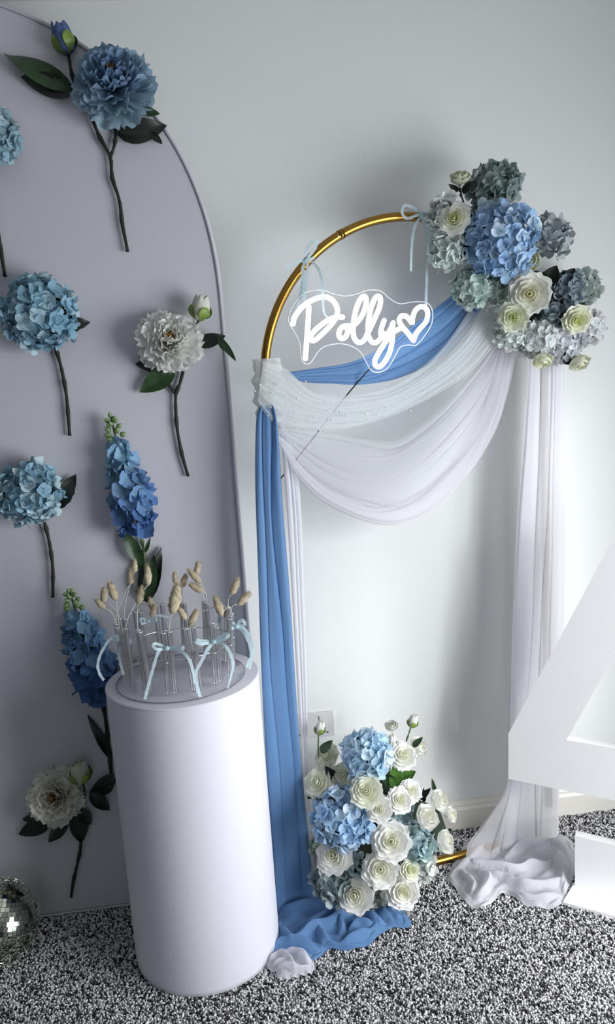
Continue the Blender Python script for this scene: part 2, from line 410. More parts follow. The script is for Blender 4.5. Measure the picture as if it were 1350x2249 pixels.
for li, (cnt, r0, rm, rt, h0, hm, ht, A, lip, ruf) in enumerate([
        (3, .02, .20, .10, .05, .50, .62, 1.25, .00, .008),
        (4, .04, .34, .24, .04, .46, .62, 1.0, .02, .012),
        (5, .05, .50, .40, .02, .38, .60, .86, .04, .018),
        (5, .06, .66, .60, .00, .28, .54, .80, .07, .025),
        (6, .07, .86, .80, -.04, .12, .44, .76, .10, .045),
        (6, .08, .95, .96, -.08, -.04, .26, .74, .13, .06)]):
    ROSE.append((cnt, [cup_petal(r0, rm, rt, h0, hm, ht, A, lip, ruf, li*7+k, mat=M_['rosep']) for k in range(2)], li))
CUPR = []          # half-open cupped rose / peony-shaped bloom
for li, (cnt, r0, rm, rt, h0, hm, ht, A, lip, ruf) in enumerate([
        (3, .02, .25, .10, .1, .7, .95, 1.2, .0, .01),
        (4, .04, .50, .28, .05, .6, .98, 1.05, .02, .02),
        (5, .05, .78, .50, .0, .45, .95, .9, .05, .03),
        (5, .06, .98, .74, -.05, .25, .80, .85, .12, .045)]):
    CUPR.append((cnt, [cup_petal(r0, rm, rt, h0, hm, ht, A, lip, ruf, 60+li*7+k, mat=M_['rosep']) for k in range(2)], li))
def green_back(parent, M, r, sep=4, stem=0):
    V, F = lathe([(.0, -.18), (.10, -.16), (.16, -.05), (.08, .02)], 8)
    add(parent, 'calyx', mk(V, F, M_['sepal']), M)
def rose(pos, n, r, label, group, col=(.86, .87, .80), cream=(.90, .90, .66), kind='open', name='rose', spin=None, cat_='rose', sepals=False):
    t = thing(name, label, cat_, pos, group)
    spin = random.random()*6 if spin is None else spin
    M = frame_m(pos, n, (0, 0, 1), r) @ Matrix.Translation((0, 0, -.25)) @ Rz(spin)
    lay = ROSE if kind == 'open' else CUPR; nl = len(lay)
    for cnt, mes, li in lay:
        f = 1-li/(nl-1); f = f*f
        c = tuple(col[i]*(1-f)+cream[i]*f for i in range(3))
        for k in range(cnt):
            a = 2*pi*k/cnt+li*1.1+random.uniform(-.15, .15)
            add(t, 'petal', mes[k % 2], M @ Rz(a) @ Ry(random.uniform(-.07, .07)) @ Sc(random.uniform(.95, 1.05)), c)
    green_back(t, M, r)
    if sepals:
        for k in range(4):
            leaf(t, M @ Vector((0, 0, -.1)), M @ Rz(k*1.57) @ Vector((.95, 0, .12)), r*.5, 'darkleaf', bend=.1, name='sepal')
    return t
# hydrangea florets
def floret_mesh(kind, seed, npet=4, point=0, mat=None):
    V, F, pu = [], [], []; q = random.Random(seed)
    for p in range(npet):
        b = len(V); a0 = 2*pi*p/npet+q.uniform(-.1, .1); L = q.uniform(.88, 1.1); up = q.uniform(.0, 1.1); tw = q.uniform(-.4, .4)
        for i in range(4):
            u = i/3; w = .56*(.2, .9, 1.0, .62 if not point else .25)[i]
            for j in range(4):
                v = -1+2*j/3; x = L*u*(1-.10*v*v*(i == 3)); y = v*w
                z = up*u*u*.6+.22*abs(v)*u*w+tw*v*u*.5 + .06*sin(7*u+p+v*2)
                V.append((x*cos(a0)-y*sin(a0), x*sin(a0)+y*cos(a0), z)); pu.append(u)
        F += grid_faces(4, 4, b)
    b = len(V)                       # small eye
    for k in range(6): V.append((.07*cos(k*pi/3), .07*sin(k*pi/3), .05)); pu.append(0)
    V.append((0, 0, .12)); pu.append(0)
    for k in range(6): F.append((b+k, b+(k+1) % 6, b+6))
    return mk(V, F, mat, True, pu, 'floret')
FLO = [floret_mesh(0, 11+k, 4, 0, M_['hyd']) for k in range(5)]
DFL = [floret_mesh(0, 51+k, 5, 1, M_['delph']) for k in range(4)]
def ico_mesh(mat, seed=0, amp=.06, sub=2):
    import bmesh
    bm = bmesh.new(); bmesh.ops.create_icosphere(bm, subdivisions=sub, radius=1)
    q = random.Random(seed)
    for v in bm.verts: v.co *= 1+q.uniform(-amp, amp)
    me = bpy.data.meshes.new('core'); bm.to_mesh(me); bm.free(); me.materials.append(mat)
    me.polygons.foreach_set('use_smooth', [True]*len(me.polygons)); return me
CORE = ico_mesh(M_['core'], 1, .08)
def hydrangea(pos, n, r, label, group, col, fr=.034, name='hydrangea', squash=.85, cover=-.35, tilt=.42, base=None, dens=1.0, hi=None):
    """mop-head: florets over a dome that faces n"""
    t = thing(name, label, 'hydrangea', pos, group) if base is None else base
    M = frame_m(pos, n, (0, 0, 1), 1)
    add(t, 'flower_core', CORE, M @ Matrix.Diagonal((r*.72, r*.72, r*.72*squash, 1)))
    cnt = int(dens*4*pi*r*r*(1-cover)/2/(fr*fr*.50)); N = int(cnt*2/(1-cover)); k = 0
    for i in range(N):
        z = 1-2*(i+.5)/N
        if z < cover: break
        a = i*2.39996+.3*random.random(); s = math.sqrt(1-z*z)
        d = Vector((s*cos(a), s*sin(a), z*squash)); rr = (r-fr*.28)*random.uniform(.80, 1.10)
        ax = (M.to_3x3() @ d).normalized()
        jit = Vector((random.gauss(0, 1), random.gauss(0, 1), random.gauss(0, 1)))*tilt*.5
        p = M @ (d*rr); sz = fr*.62*random.uniform(.75, 1.2)
        c = col
        if hi is not None and random.random() < .3: c = hi
        add(t, 'floret', random.choice(FLO), frame_m(p, ax+jit, (0, .1, 1), sz) @ Rz(random.random()*6), c)
    return t
PEO = {}
for li in range(6):
    L = (1.0, .95, .86, .74, .60, .42)[li]; W = (.62, .56, .48, .38, .28, .22)[li]
    PEO[li] = [flat_petal(L, W*1.15, .30, (.05, .12, .20, .30, .36, .40)[li], .075, li*5+k, 7, 9, mat=M_['peony'], ser=.045, tipw=.9) for k in range(4)]
def peony(t, pos, n, r, col, col2, squash=1.0, stam=True, spin=0):
    M = frame_m(pos, n, (0, 0, 1), r) @ Rz(spin)
    for li, (cnt, elev, zz) in enumerate([(13, -.10, -.12), (15, .10, -.06), (17, .34, 0), (18, .58, .02), (17, .86, .03), (8, 1.02, .02)]):
        for k in range(cnt):
            a = 2*pi*k/cnt+li*.7+random.uniform(-.15, .15); f = li/5
            c = tuple(col[i]*(1-f)+col2[i]*f for i in range(3))
            Mp = M @ Matrix.Translation((0, 0, zz)) @ Rz(a) @ Ry(-(elev+random.uniform(-.14, .14))) @ Rx(random.uniform(-.35, .35)) @ Matrix.Translation((.03 if li < 4 else .07 if li < 5 else .13, 0, 0)) @ Sc(random.uniform(.88, 1.08))
            add(t, 'petal', random.choice(PEO[li]), Mp, c)
    if stam:
        V, F = [], []
        for k in range(70):
            a = random.random()*6.3; q = random.random()*.55; d = Vector((sin(q)*cos(a), sin(q)*sin(a), cos(q))); L = random.uniform(.40, .58)
            p = Vector((random.uniform(-.03, .03), random.uniform(-.03, .03), .02)); tube_geo([p, p+d*L*.9, p+d*L], [.008, .008, .022], 4, V, F)
        add(t, 'stamens', mk(V, F, M_['stamen']), M)
    V, F = lathe([(.0, -.22), (.12, -.2), (.22, -.1), (.12, -.02)], 8); add(t, 'calyx', mk(V, F, M_['sepal']), M)
def bud(t, base, tip, w, col, green='sepal', name='bud'):
    """closed bud from base to tip: wrapped petals in a calyx of sepals"""
    base, tip = Vector(base), Vector(tip); L = (tip-base).length
    M = frame_m(base, tip-base, (CAM-base), 1); k_ = w/2
    b = add(t, name, mk(*lathe([(0, .0), (k_*.6, L*.08), (k_*.85, L*.35), (k_*.75, L*.65), (k_*.3, L*.88), (0, L*.9)], 10), M_['rosep'], True), M, col)
    for k in range(5):
        me = cup_petal(k_*.15, k_*1.25, k_*.45, 0, L*.45, L*random.uniform(.92, 1.05), .75, k_*.06, k_*.04, k, mat=M_['rosep'])
        o = link('petal', me, b, M @ Rz(k*1.2566)); o.color = (*col, 1)
    for k in range(4):
        me = cup_petal(k_*.15, k_*1.35, k_*.95, -.002, L*.22, L*.55, .55, 0, k_*.03, 30+k, mat=M_[green])
        link('sepal', me, b, M @ Rz(k*1.57+.5))
    return b
def stem(t, pts, r=.0045, matn='stem', knots=True, name='stem', n=18):
    P = cat([tuple(p) for p in pts], n); rr = [r*(1+.12*sin(i*2.3)+(.45 if knots and i % 5 == 3 else 0)) for i in range(n)]
    V, F = tube_geo([Vector(p) for p in P], rr, 7); return link(name, mk(V, F, M_[matn]), t)

# ------------------------------------------------------------------ flowers pinned to the panel
PG = 'artificial stems pinned to the arched panel'
BLUE_P = (.21, .37, .56); BLUE_P2 = (.15, .27, .47)
def pp(L, off=.012): return [on_panel(x, y, off) for x, y in L]
F0 = Vector((.05, -1, .12))
# blue peony, top
t = thing('cut_peony', 'dusty blue peony with a closed blue bud, highest flower on the panel', 'flower', on_panel(280, 552, .01), PG)
peony(t, on_panel(250, 192, .045), Vector((.05, -1, .42)), .107, (.40, .55, .64), BLUE_P2)
stem(t, pp([(198, 250), (218, 300), (242, 345), (246, 390), (262, 440), (268, 490), (276, 530), (280, 553)]))
stem(t, pp([(254, 280), (252, 315), (242, 347)]), .004, n=8)
bud(t, on_panel(150, 118, .03), on_panel(127, 45, .03), .062, (.13, .20, .40))
stem(t, pp([(150, 118), (158, 165), (176, 214), (198, 252)], .02), .004, n=10)
leaf(t, on_panel(163, 196, .02), on_panel(12, 118, .05), .058, 'leaf', curl=.5, bend=.1, label='green twisted leaf')
leaf(t, on_panel(166, 202, .015), on_panel(44, 168, .03), .062, 'darkleaf', bend=.05)
leaf(t, on_panel(256, 295, .02), on_panel(366, 276, .03), .066, 'darkleaf')
leaf(t, on_panel(300, 240, .03), on_panel(350, 250, .04), .026, 'leaf')
leaf(t, on_panel(330, 290, .02), on_panel(356, 316, .02), .02, 'darkleaf')
# hydrangeas
HB = (.40, .58, .67)
t = hydrangea(on_panel(-16, 300, .06), F0, .068, 'pale blue hydrangea cut off by the left edge of the picture, highest hydrangea', PG, HB, name='cut_hydrangea', hi=(.60, .74, .78)); t['category'] = 'flower'
stem(t, pp([(-25, 350), (-12, 450), (2, 550), (11, 608)]))
t = hydrangea(on_panel(88, 690, .06), F0, .097, 'big pale blue hydrangea left of the white peony, two dark serrated leaves', PG, (.30, .50, .62), name='cut_hydrangea', hi=(.55, .72, .78)); t['category'] = 'flower'
stem(t, pp([(112, 740), (122, 765), (135, 810), (146, 870), (153, 957)]))
leaf(t, on_panel(118, 715, .03), on_panel(197, 708, .03), .05, 'darkleaf', serr=.12)
leaf(t, on_panel(110, 745, .02), on_panel(12, 728, .02), .055, 'darkleaf', serr=.12)
t = hydrangea(on_panel(66, 1083, .06), F0, .086, 'pale blue hydrangea above the lower delphinium, one dark leaf on its right', PG, (.32, .51, .62), name='cut_hydrangea', hi=(.58, .73, .78)); t['category'] = 'flower'
stem(t, pp([(92, 1130), (100, 1155), (110, 1200), (116, 1250), (116, 1312)]))
leaf(t, on_panel(118, 1118, .02), on_panel(166, 1044, .03), .058, 'darkleaf', serr=.1)
# white peony, middle
t = thing('cut_peony', 'white peony with yellow centre and white bud, right edge of the panel', 'flower', on_panel(413, 1045, .01), PG)
peony(t, on_panel(372, 752, .045), Vector((.12, -1, .34)), .089, (.88, .89, .86), (.92, .92, .87), spin=1)
stem(t, pp([(402, 815), (394, 845), (386, 865), (386, 905), (390, 950), (400, 1000), (413, 1046)]))
stem(t, pp([(362, 825), (372, 848), (386, 866)]), .004, n=8)
bud(t, on_panel(436, 704, .05), on_panel(445, 646, .06), .062, (.72, .73, .64))
stem(t, pp([(436, 703), (426, 730), (410, 760)], .04), .0035, n=8)
leaf(t, on_panel(385, 808, .02), on_panel(306, 862, .03), .062, 'leaf')
leaf(t, on_panel(375, 800, .02), on_panel(296, 800, .02), .05, 'darkleaf')
leaf(t, on_panel(345, 800, .02), on_panel(308, 768, .02), .04, 'darkleaf')
leaf(t, on_panel(432, 756, .03), on_panel(494, 738, .05), .042, 'darkleaf')
leaf(t, on_panel(478, 738, .05), on_panel(522, 798, .07), .02, 'leaf', bend=-.3)
leaf(t, on_panel(478, 745, .05), on_panel(510, 778, .06), .024, 'leaf')
# white peony, bottom
t = thing('cut_peony', 'white peony with dark leaves low on the panel above the mirror ball', 'flower', on_panel(156, 1968, .01), PG)
peony(t, on_panel(124, 1748, .045), Vector((-.02, -1, .45)), .085, (.84, .84, .77), (.88, .87, .76), spin=.4)
bud(t, on_panel(180, 1718, .07), on_panel(171, 1672, .08), .066, (.60, .60, .50))
stem(t, pp([(180, 1716), (186, 1740), (176, 1790)], .05), .003, n=8)
stem(t, pp([(165, 1790), (177, 1850), (170, 1895), (161, 1935), (156, 1970)]))
for a in ((118, 1800, 38, 1833, .055), (150, 1795, 105, 1853, .045), (168, 1778, 180, 1853, .06), (175, 1778, 200, 1812, .04), (95, 1795, 48, 1800, .03), (252, 1700, 194, 1742, .03), (256, 1712, 206, 1738, .035), (196, 1740, 242, 1780, .045), (250, 1726, 212, 1745, .03)):
    leaf(t, on_panel(a[0], a[1], .02), on_panel(a[2], a[3], .025), a[4], 'darkleaf', bend=.06)
# delphiniums
def delphinium(label, top, bot, w0, w1, nb, nf, cols):
    t = thing('cut_delphinium', label, 'flower', on_panel(*bot, .02), PG)
    a, b = on_panel(*top, .03), on_panel(*bot, .04); d = (b-a); L = d.length; side = d.normalized().cross(Vector((0, 1, 0)))
    for k in range(nb):
        u = k/nb; p = a+d*(.01+.19*u); s = sin(k*2.4)*(.004+.011*u)+.0005
        q = p+side*s+Vector((0, -.007*abs(cos(k*2.4)), 0)); e = q+side*s*1.2-d.normalized()*.010*random.uniform(.2, 1)+Vector((0, -.006, 0))
        add(t, 'closed_bud', mk(*lathe([(0, 0), (.005+.003*u, .004), (.0062+.003*u, .010), (.003, .018), (0, .020)], 7), M_['budgreen']), frame_m(q, e-q))
    P = [a+d*s for s in np.linspace(0, 1, 12)]; link('flower_axis', mk(*tube_geo(P, .003, 6), M_['greenstem']), t)
    for k in range(nf):
        u = (k+.5)/nf; p = a+d*(.20+.80*u); w = (w0+(w1-w0)*min(1, u*1.8))*(1 if u < .85 else .75)
        ang = k*2.39996; lat = sin(ang); fr = cos(ang)
        if fr < -.3: fr = -.3
        ax = (side*lat+Vector((0, -1, 0))*(fr+.35)-d.normalized()*.25).normalized()
        q = p+side*lat*w*.72+Vector((0, -1, 0))*(max(fr, 0)*w*.55+.004)
        c0 = cols[0]; c1 = cols[1]; f = min(1, max(0, u*1.15+random.uniform(-.2, .2))); c = tuple(c0[i]*(1-f)+c1[i]*f for i in range(3))
        add(t, 'floret', random.choice(DFL), frame_m(q, ax+Vector((random.gauss(0, .38), random.gauss(0, .2), random.gauss(0, .38))), (0, 0, 1), random.uniform(.022, .032)*(.72+.42*min(1, u*2))) @ Rz(random.random()*6), c)
    return t
t = delphinium('bright blue delphinium spike below the white peony, leaves behind the bunny tails', (243, 916), (306, 1168), .022, .062, 13, 52, ((.30, .50, .68), (.10, .20, .45)))
stem(t, pp([(304, 1165), (314, 1200), (318, 1250), (324, 1320)]), .004, 'greenstem')
leaf(t, on_panel(315, 1245, .02), on_panel(266, 1158, .03), .042, 'leaf'); leaf(t, on_panel(322, 1325, .015), on_panel(353, 1205, .03), .045, 'darkleaf')
leaf(t, on_panel(322, 1322, .02), on_panel(338, 1222, .04), .042, 'leaf'); leaf(t, on_panel(320, 1322, .02), on_panel(298, 1225, .02), .05, 'darkleaf'); leaf(t, on_panel(318, 1215, .02), on_panel(330, 1180, .03), .012, 'leaf')
t = delphinium('deep blue delphinium spike half hidden behind the plinth top', (152, 1296), (222, 1528), .032, .066, 12, 56, ((.24, .42, .62), (.06, .14, .34)))
stem(t, pp([(220, 1520), (230, 1570), (237, 1630), (246, 1720)]), .005)
leaf(t, on_panel(246, 1668, .015), on_panel(194, 1573, .02), .03, 'darkleaf')

# ------------------------------------------------------------------ test tube vase ring
vz = cpz+.0045; vx, vy = PX-.006, PYc-.008; RX, RY = .142, .125
vs = thing('test_tube_vase', 'ring of thin glass test tubes linked by wire on the acrylic plate', 'vase', (vx, vy, vz))
def tube_at(a, h=.17, r=.0062, lean=.10):
    b = Vector((vx+RX*cos(a), vy+RY*sin(a), vz)); o = Vector((cos(a+random.uniform(-.8, .8)), sin(a+random.uniform(-.5, .5)), 0))
    return b, (Vector((0, 0, 1))+o*lean*random.uniform(.1, 1)).normalized()
TT = []
prof = [(.0, .0), (.0035, .0012), (.0058, .0045), (.0064, .008), (.0064, .166), (.0075, .168), (.0075, .170), (.0056, .170), (.0056, .012), (0, .006)]
TMESH = mk(*lathe(prof, 12), M_['glass'])
WMESH = mk(*tube_geo([(.0068*cos(a), .0068*sin(a), .168) for a in np.linspace(0, 2*pi, 12, endpoint=False)], .0009, 4, closed=True), M_['edge'])
angs = []
for k in range(14):
    a = 2*pi*k/14+.12; angs += [a-.062, a+.062]
for a in angs:
    b, d = tube_at(a); M = frame_m(b, d, (0, 1, 0)) @ Matrix.Diagonal((1, 1, random.uniform(.93, 1.04), 1))
    o = add(vs, 'test_tube', TMESH, M); add(o, 'tube_lip', WMESH, M); TT.append((b, d, a))
V, F = tube_geo([(vx+(RX-.002)*cos(a)*1.03, vy+(RY-.002)*sin(a)*1.03, vz+.092) for a in np.linspace(0, 2*pi, 72, endpoint=False)], .0013, 6, closed=True)
link('wire_ring', mk(V, F, M_['steel']), vs)
for (b, d, a) in TT[::2]:
    p = b+d*.092; V, F = tube_geo([p+Vector((.009*cos(x), .009*sin(x), 0)) for x in np.linspace(0, 2*pi, 12, endpoint=False)], .0012, 5, closed=True)
    link('wire_clip', mk(V, F, M_['steel']), vs)
# bunny tail grasses: base px, tip px, tube rank guess by px
def tail_mesh(seed):
    q = random.Random(seed); V, F = [], []; nu, nv = 9, 10
    for i in range(nu):
        u = i/(nu-1); r = .5*max(0, 1-abs(2*u-1)**2.6)**.5*(1-.12*u)+.02
        for j in range(nv):
            a = 2*pi*j/nv; rr = r*(1+q.uniform(-.2, .22)); V.append((rr*cos(a), rr*sin(a), u+q.uniform(-.02, .02)))
    F += grid_faces(nu, nv, 0, True)
    for k in range(260):
        u = q.uniform(.03, .99); a = q.uniform(0, 6.3); r = .5*max(0, 1-abs(2*u-1)**2.6)**.5*(1-.12*u)*.95
        p = Vector((r*cos(a), r*sin(a), u)); d = Vector((cos(a)*.6, sin(a)*.6, .9)); s = Vector((-sin(a), cos(a), 0))*.035
        b = len(V); V += [p-s, p+s, p+d*q.uniform(.12, .24)]; F.append((b, b+1, b+2))
    return mk(V, F, M_['grass'])
TMS = [tail_mesh(k) for k in range(4)]
BT = [((231, 1337), (209, 1316), 'small bunny tail drooping furthest left over the delphinium', -.02),
      ((228, 1325), (228, 1291), 'pale bunny tail second from the left, behind its plump neighbour', .04),
      ((255, 1319), (240, 1279), 'plump golden bunny tail leaning left, third from the left', -.06),
      ((287, 1284), (287, 1250), 'bunny tail standing in front of the leaves, just left of the tallest stem', .0),
      ((296, 1258), (295, 1229), 'grey green bunny tail, topmost over the delphinium leaves', .03),
      ((326, 1286), (323, 1243), 'upright bunny tail in front of the green delphinium leaf', -.02),
      ((303, 1328), (311, 1290), 'golden bunny tail low over two tall tubes at left', -.08),
      ((334, 1340), (329, 1313), 'faint bunny tail under the delphinium leaf tips', .06),
      ((333, 1357), (340, 1328), 'small bunny tail lowest under the delphinium leaves', .05),
      ((378, 1349), (390, 1283), 'largest deep golden bunny tail at the front middle', -.12),
      ((409, 1362), (391, 1334), 'narrow bunny tail leaning left just right of the largest one', .0),
      ((386, 1283), (383, 1257), 'dim bunny tail directly behind the largest one', .09),
      ((400, 1291), (408, 1261), 'dim bunny tail leaning right behind the largest one', .10),
      ((441, 1281), (414, 1251), 'bunny tail bent far to the left, upper of the crossed pair', .08),
      ((431, 1264), (436, 1233), 'topmost bunny tail in the right half, behind the crossed pair', .10),
      ((447, 1300), (416, 1282), 'drooping bunny tail, lower of the crossed pair', .08),
      ((416, 1378), (433, 1338), 'pale bunny tail low at the middle, leaning right', -.06),
      ((488, 1354), (472, 1311), 'pale bunny tail leaning left above the right bow', .0),
      ((494, 1357), (498, 1337), 'tiny bunny tail tucked beside the pale one above the right bow', .03),
      ((508, 1306), (523, 1271), 'pale bunny tail standing tall near the right panel edge', .02),
      ((523, 1329), (549, 1300), 'golden bunny tail leaning right, furthest right of all', -.03)]
for i, (b_, t_, lab, off) in enumerate(BT):
    yb = vy+off*1.1
    B, T = at_y(*b_, yb), at_y(*t_, yb); L = (T-B).length; W = L*(.42 if L < .05 else .36)
    # nearest tube mouth
    best = min(TT, key=lambda q: (q[0]+q[1]*.17-B).xy.length); mouth = best[0]+best[1]*.168; foot = best[0]+best[1]*.03
    t = thing('dried_bunny_tail', lab, 'dried grass', foot, 'dried bunny tails in the test tubes')
    M = frame_m(B, T-B, (0, -1, 0)) @ Matrix.Diagonal((W, W, L, 1)); add(t, 'seed_head', TMS[i % 4], M)
    P = cat([tuple(foot), tuple(mouth), tuple(mouth.lerp(B, .6)+Vector((0, 0, .012))), tuple(B+(T-B).normalized()*.004)], 14)
    link('dry_stem', mk(*tube_geo([Vector(p) for p in P], .0011, 5), M_['straw']), t)

# ------------------------------------------------------------------ ribbons
def ribbon_geo(pts, w, V, F, n=None, twist=0, face=Vector((0, -1, 0)), ph=0):
    n = n or max(8, len(pts)*6); P = [Vector(p) for p in cat([tuple(p) for p in pts], n)]; b = len(V)
    for i, p in enumerate(P):
        t = (P[min(i+1, n-1)]-P[max(i-1, 0)]).normalized(); s = t.cross(face).normalized(); u = s.cross(t)
        a = ph+twist*i/(n-1); k = (s*cos(a)+u*sin(a))*(1 if i > 2 else .5+.17*i)*(.88+.12*sin(i*1.3)); V += [p-k*w/2, p+k*w/2]
    for i in range(n-1): F.append((b+2*i, b+2*i+1, b+2*i+3, b+2*i+2))
def bow(name, label, cat_, place, knot, parts, w, group, kr=.007):
    t = thing(name, label, cat_, place(*knot), group)
    for nm, pts, tw in parts:
        V, F = [], []; P = [place(*(p if len(p) > 2 else (p[0], p[1], 0))) for p in pts]
        ribbon_geo(P, w*.82, V, F, twist=tw, ph=-tw*.3); o = link(nm, mk(V, F, M_['ribbon']), t)
    k = place(*knot); V, F = [], []
    add(t, 'knot', ico_mesh(M_['ribbon'], 3, .1), frame_m(k, (0, 0, 1)) @ Matrix.Diagonal((kr, kr*.8, kr*.9, 1)))
    return t
def on_vase(front):
    def f(px, py, off=0): return at_y(px, py, vy-front-off)
    return f
G = 'pale blue bows tied round the test tubes'
bow('ribbon_bow', 'pale blue bow at the front middle of the tubes, long left tail', 'ribbon', on_vase(.14), (366, 1424, .01), [
    ('loop', [(366, 1424), (345, 1414, .01), (336, 1417, .02), (345, 1426, .02), (366, 1424)], .5), ('loop', [(366, 1424), (385, 1420, .01), (400, 1418, .02), (398, 1428, .02), (366, 1424)], .5),
    ('tail', [(366, 1424), (349, 1430, .015), (337, 1465, .025), (326, 1505, .028), (318, 1536, .03)], .4), ('tail', [(366, 1424), (395, 1430, .015), (414, 1446, .025), (424, 1475, .02), (428, 1500, .01)], 1.2)], .0105, G)
bow('ribbon_bow', 'pale blue bow at the front right of the tubes, broad left tail', 'ribbon', on_vase(.11), (469, 1410, .01), [
    ('loop', [(469, 1410), (445, 1408, .01), (427, 1406, .02), (440, 1414, .02), (469, 1410)], .4), ('loop', [(469, 1410), (482, 1400, .01), (500, 1392, .02), (496, 1402, .02), (469, 1410)], .4),
    ('tail', [(469, 1410), (455, 1428, .02), (441, 1455, .03), (430, 1478, .035), (432, 1505, .04), (441, 1535, .045)], .9), ('tail', [(469, 1410), (490, 1415, .02), (504, 1432, .02), (512, 1460, .02), (508, 1482, .02), (500, 1512, .03)], 1.6)], .012, G)
bow('ribbon_bow', 'pale blue bow on the far right tubes with looping tails', 'ribbon', on_vase(.03), (520, 1376, .01), [
    ('loop', [(520, 1376), (508, 1368, .01), (506, 1380, .02), (520, 1376)], .4), ('tail', [(520, 1376), (535, 1380, .0), (549, 1400, .0), (555, 1432, .02), (545, 1455, .02), (542, 1466, .02)], 1.0),
    ('tail', [(520, 1378), (535, 1388, .02), (548, 1415, .03), (552, 1440, .04), (548, 1470, .04)], .6), ('loop', [(520, 1376), (530, 1362, .01), (538, 1372, .01), (520, 1376)], .4)], .0115, G)
bow('ribbon_bow', 'pale blue bow on the far left tubes, tail curving over the plinth edge', 'ribbon', on_vase(.04), (270, 1408, .01), [
    ('loop', [(270, 1408), (255, 1396, .01), (248, 1404, .02), (270, 1408)], .6), ('loop', [(270, 1408), (284, 1402, .01), (284, 1415, .02), (270, 1408)], .6),
    ('tail', [(270, 1408), (245, 1402, .02), (224, 1430, .03), (215, 1458, .03), (218, 1478, .03), (228, 1494, .02)], 1.0), ('tail', [(270, 1410), (262, 1435, .02), (266, 1462, .03), (272, 1482, .03)], .8)], .010, G)
bow('ribbon_bow', 'small pale blue bow tied at the back left of the tubes', 'ribbon', on_vase(-.10), (325, 1364, 0), [
    ('loop', [(325, 1364), (310, 1358, .01), (312, 1370, .01), (325, 1364)], .3), ('loop', [(325, 1364), (340, 1356, .01), (342, 1364, .01), (325, 1364)], .3), ('tail', [(325, 1364), (345, 1352, 0), (372, 1356, 0)], .8)], .009, G)
bow('ribbon_bow', 'small pale blue bow tied at the back right of the tubes', 'ribbon', on_vase(-.09), (484, 1362, 0), [
    ('loop', [(484, 1362), (474, 1350, .01), (482, 1348, .01), (484, 1362)], .3), ('tail', [(484, 1362), (486, 1374, 0), (482, 1390, 0)], .5), ('tail', [(484, 1360), (474, 1372, .01), (470, 1380, .01)], .5)], .010, G)

# ------------------------------------------------------------------ mirror ball
bc = Vector((-.745, -.335, .118)); br = .114
mb = thing('mirror_ball', 'small mirror ball on the carpet at the foot of the arched panel', 'mirror ball', (bc.x, bc.y, 0))
add(mb, 'ball_core', ico_mesh(M_['grout'], 1, 0, 4), Matrix.Translation(bc) @ Sc(br-.0015))
tilt = Matrix.Rotation(.30, 3, 'Y') @ Matrix.Rotation(-.25, 3, 'X'); tiles = []; nrow = 30
for i in range(nrow):
    la = -pi/2+pi*(i+.5)/nrow; cnt = max(3, int(round(2*pi*cos(la)*nrow/pi/1.02)))
    for k in range(cnt):
        lo = 2*pi*k/cnt+i*.0; n_ = tilt @ Vector((cos(la)*cos(lo), cos(la)*sin(lo), sin(la)))
        vis = n_.dot((CAM-bc).normalized())+.6*n_.x; tiles.append((vis, n_, tilt @ Vector((-sin(lo), cos(lo), 0))))
tiles.sort(key=lambda q: -q[0]); ts = pi*br/nrow*.46
V, F = box_geo(-ts, ts, -ts, ts, -.001, .0008); TILE = mk(V, F, M_['mirror'], False)
V, F = [], []
for i, (v_, n_, e_) in enumerate(tiles):
    jn = (n_+Vector((random.gauss(0, .035), random.gauss(0, .035), random.gauss(0, .035)))).normalized()
    M = frame_m(bc+n_*br, jn, e_)
    if i < 290: add(mb, 'mirror_tile', TILE, M)
    else: box_geo(-ts, ts, -ts, ts, -.001, .0008, V, F, M)
link('mirror_tiles', mk(V, F, M_['mirror'], False), mb, kind='stuff')

# ------------------------------------------------------------------ gold arch frame
fr = thing('gold_arch_frame', 'gold metal arch frame carrying the drapes, flowers and neon sign', 'arch', ARC)
A3 = lambda s, z: ARC+AD*s+Vector((0, 0, z))
ZS = AH-AR
pts = [A3(-AR, .012+k*.1) for k in range(int(ZS/.1))]+[A3(-AR*cos(t), ZS+AR*sin(t)) for t in np.linspace(0, pi, 64)]+[A3(AR, ZS-.05-k*.1) for k in range(int(ZS/.1))]
tube('arch_tube', pts, .0125, M_['gold'], fr, 14)
tube('base_bar', [A3(-AR, .0155), A3(0, .0155), A3(AR, .0155)], .0135, M_['gold'], fr, 12)
for q in ((742, 519), (668, 595)):
    p = on_arch(*q, .0135); add(fr, 'screw', ico_mesh(M_['steel'], 0, 0), Matrix.Translation(p) @ Sc(.003))
a_ = math.acos((on_arch(748, 516)-ARC).dot(AD)/-AR) if abs((on_arch(748, 516)-ARC).dot(AD)) < AR else 1
p1 = [A3(-AR*cos(t), ZS+AR*sin(t)) for t in (a_-.015, a_+.015)]
tube('joint_collar', p1, .0138, M_['gold'], fr, 14)

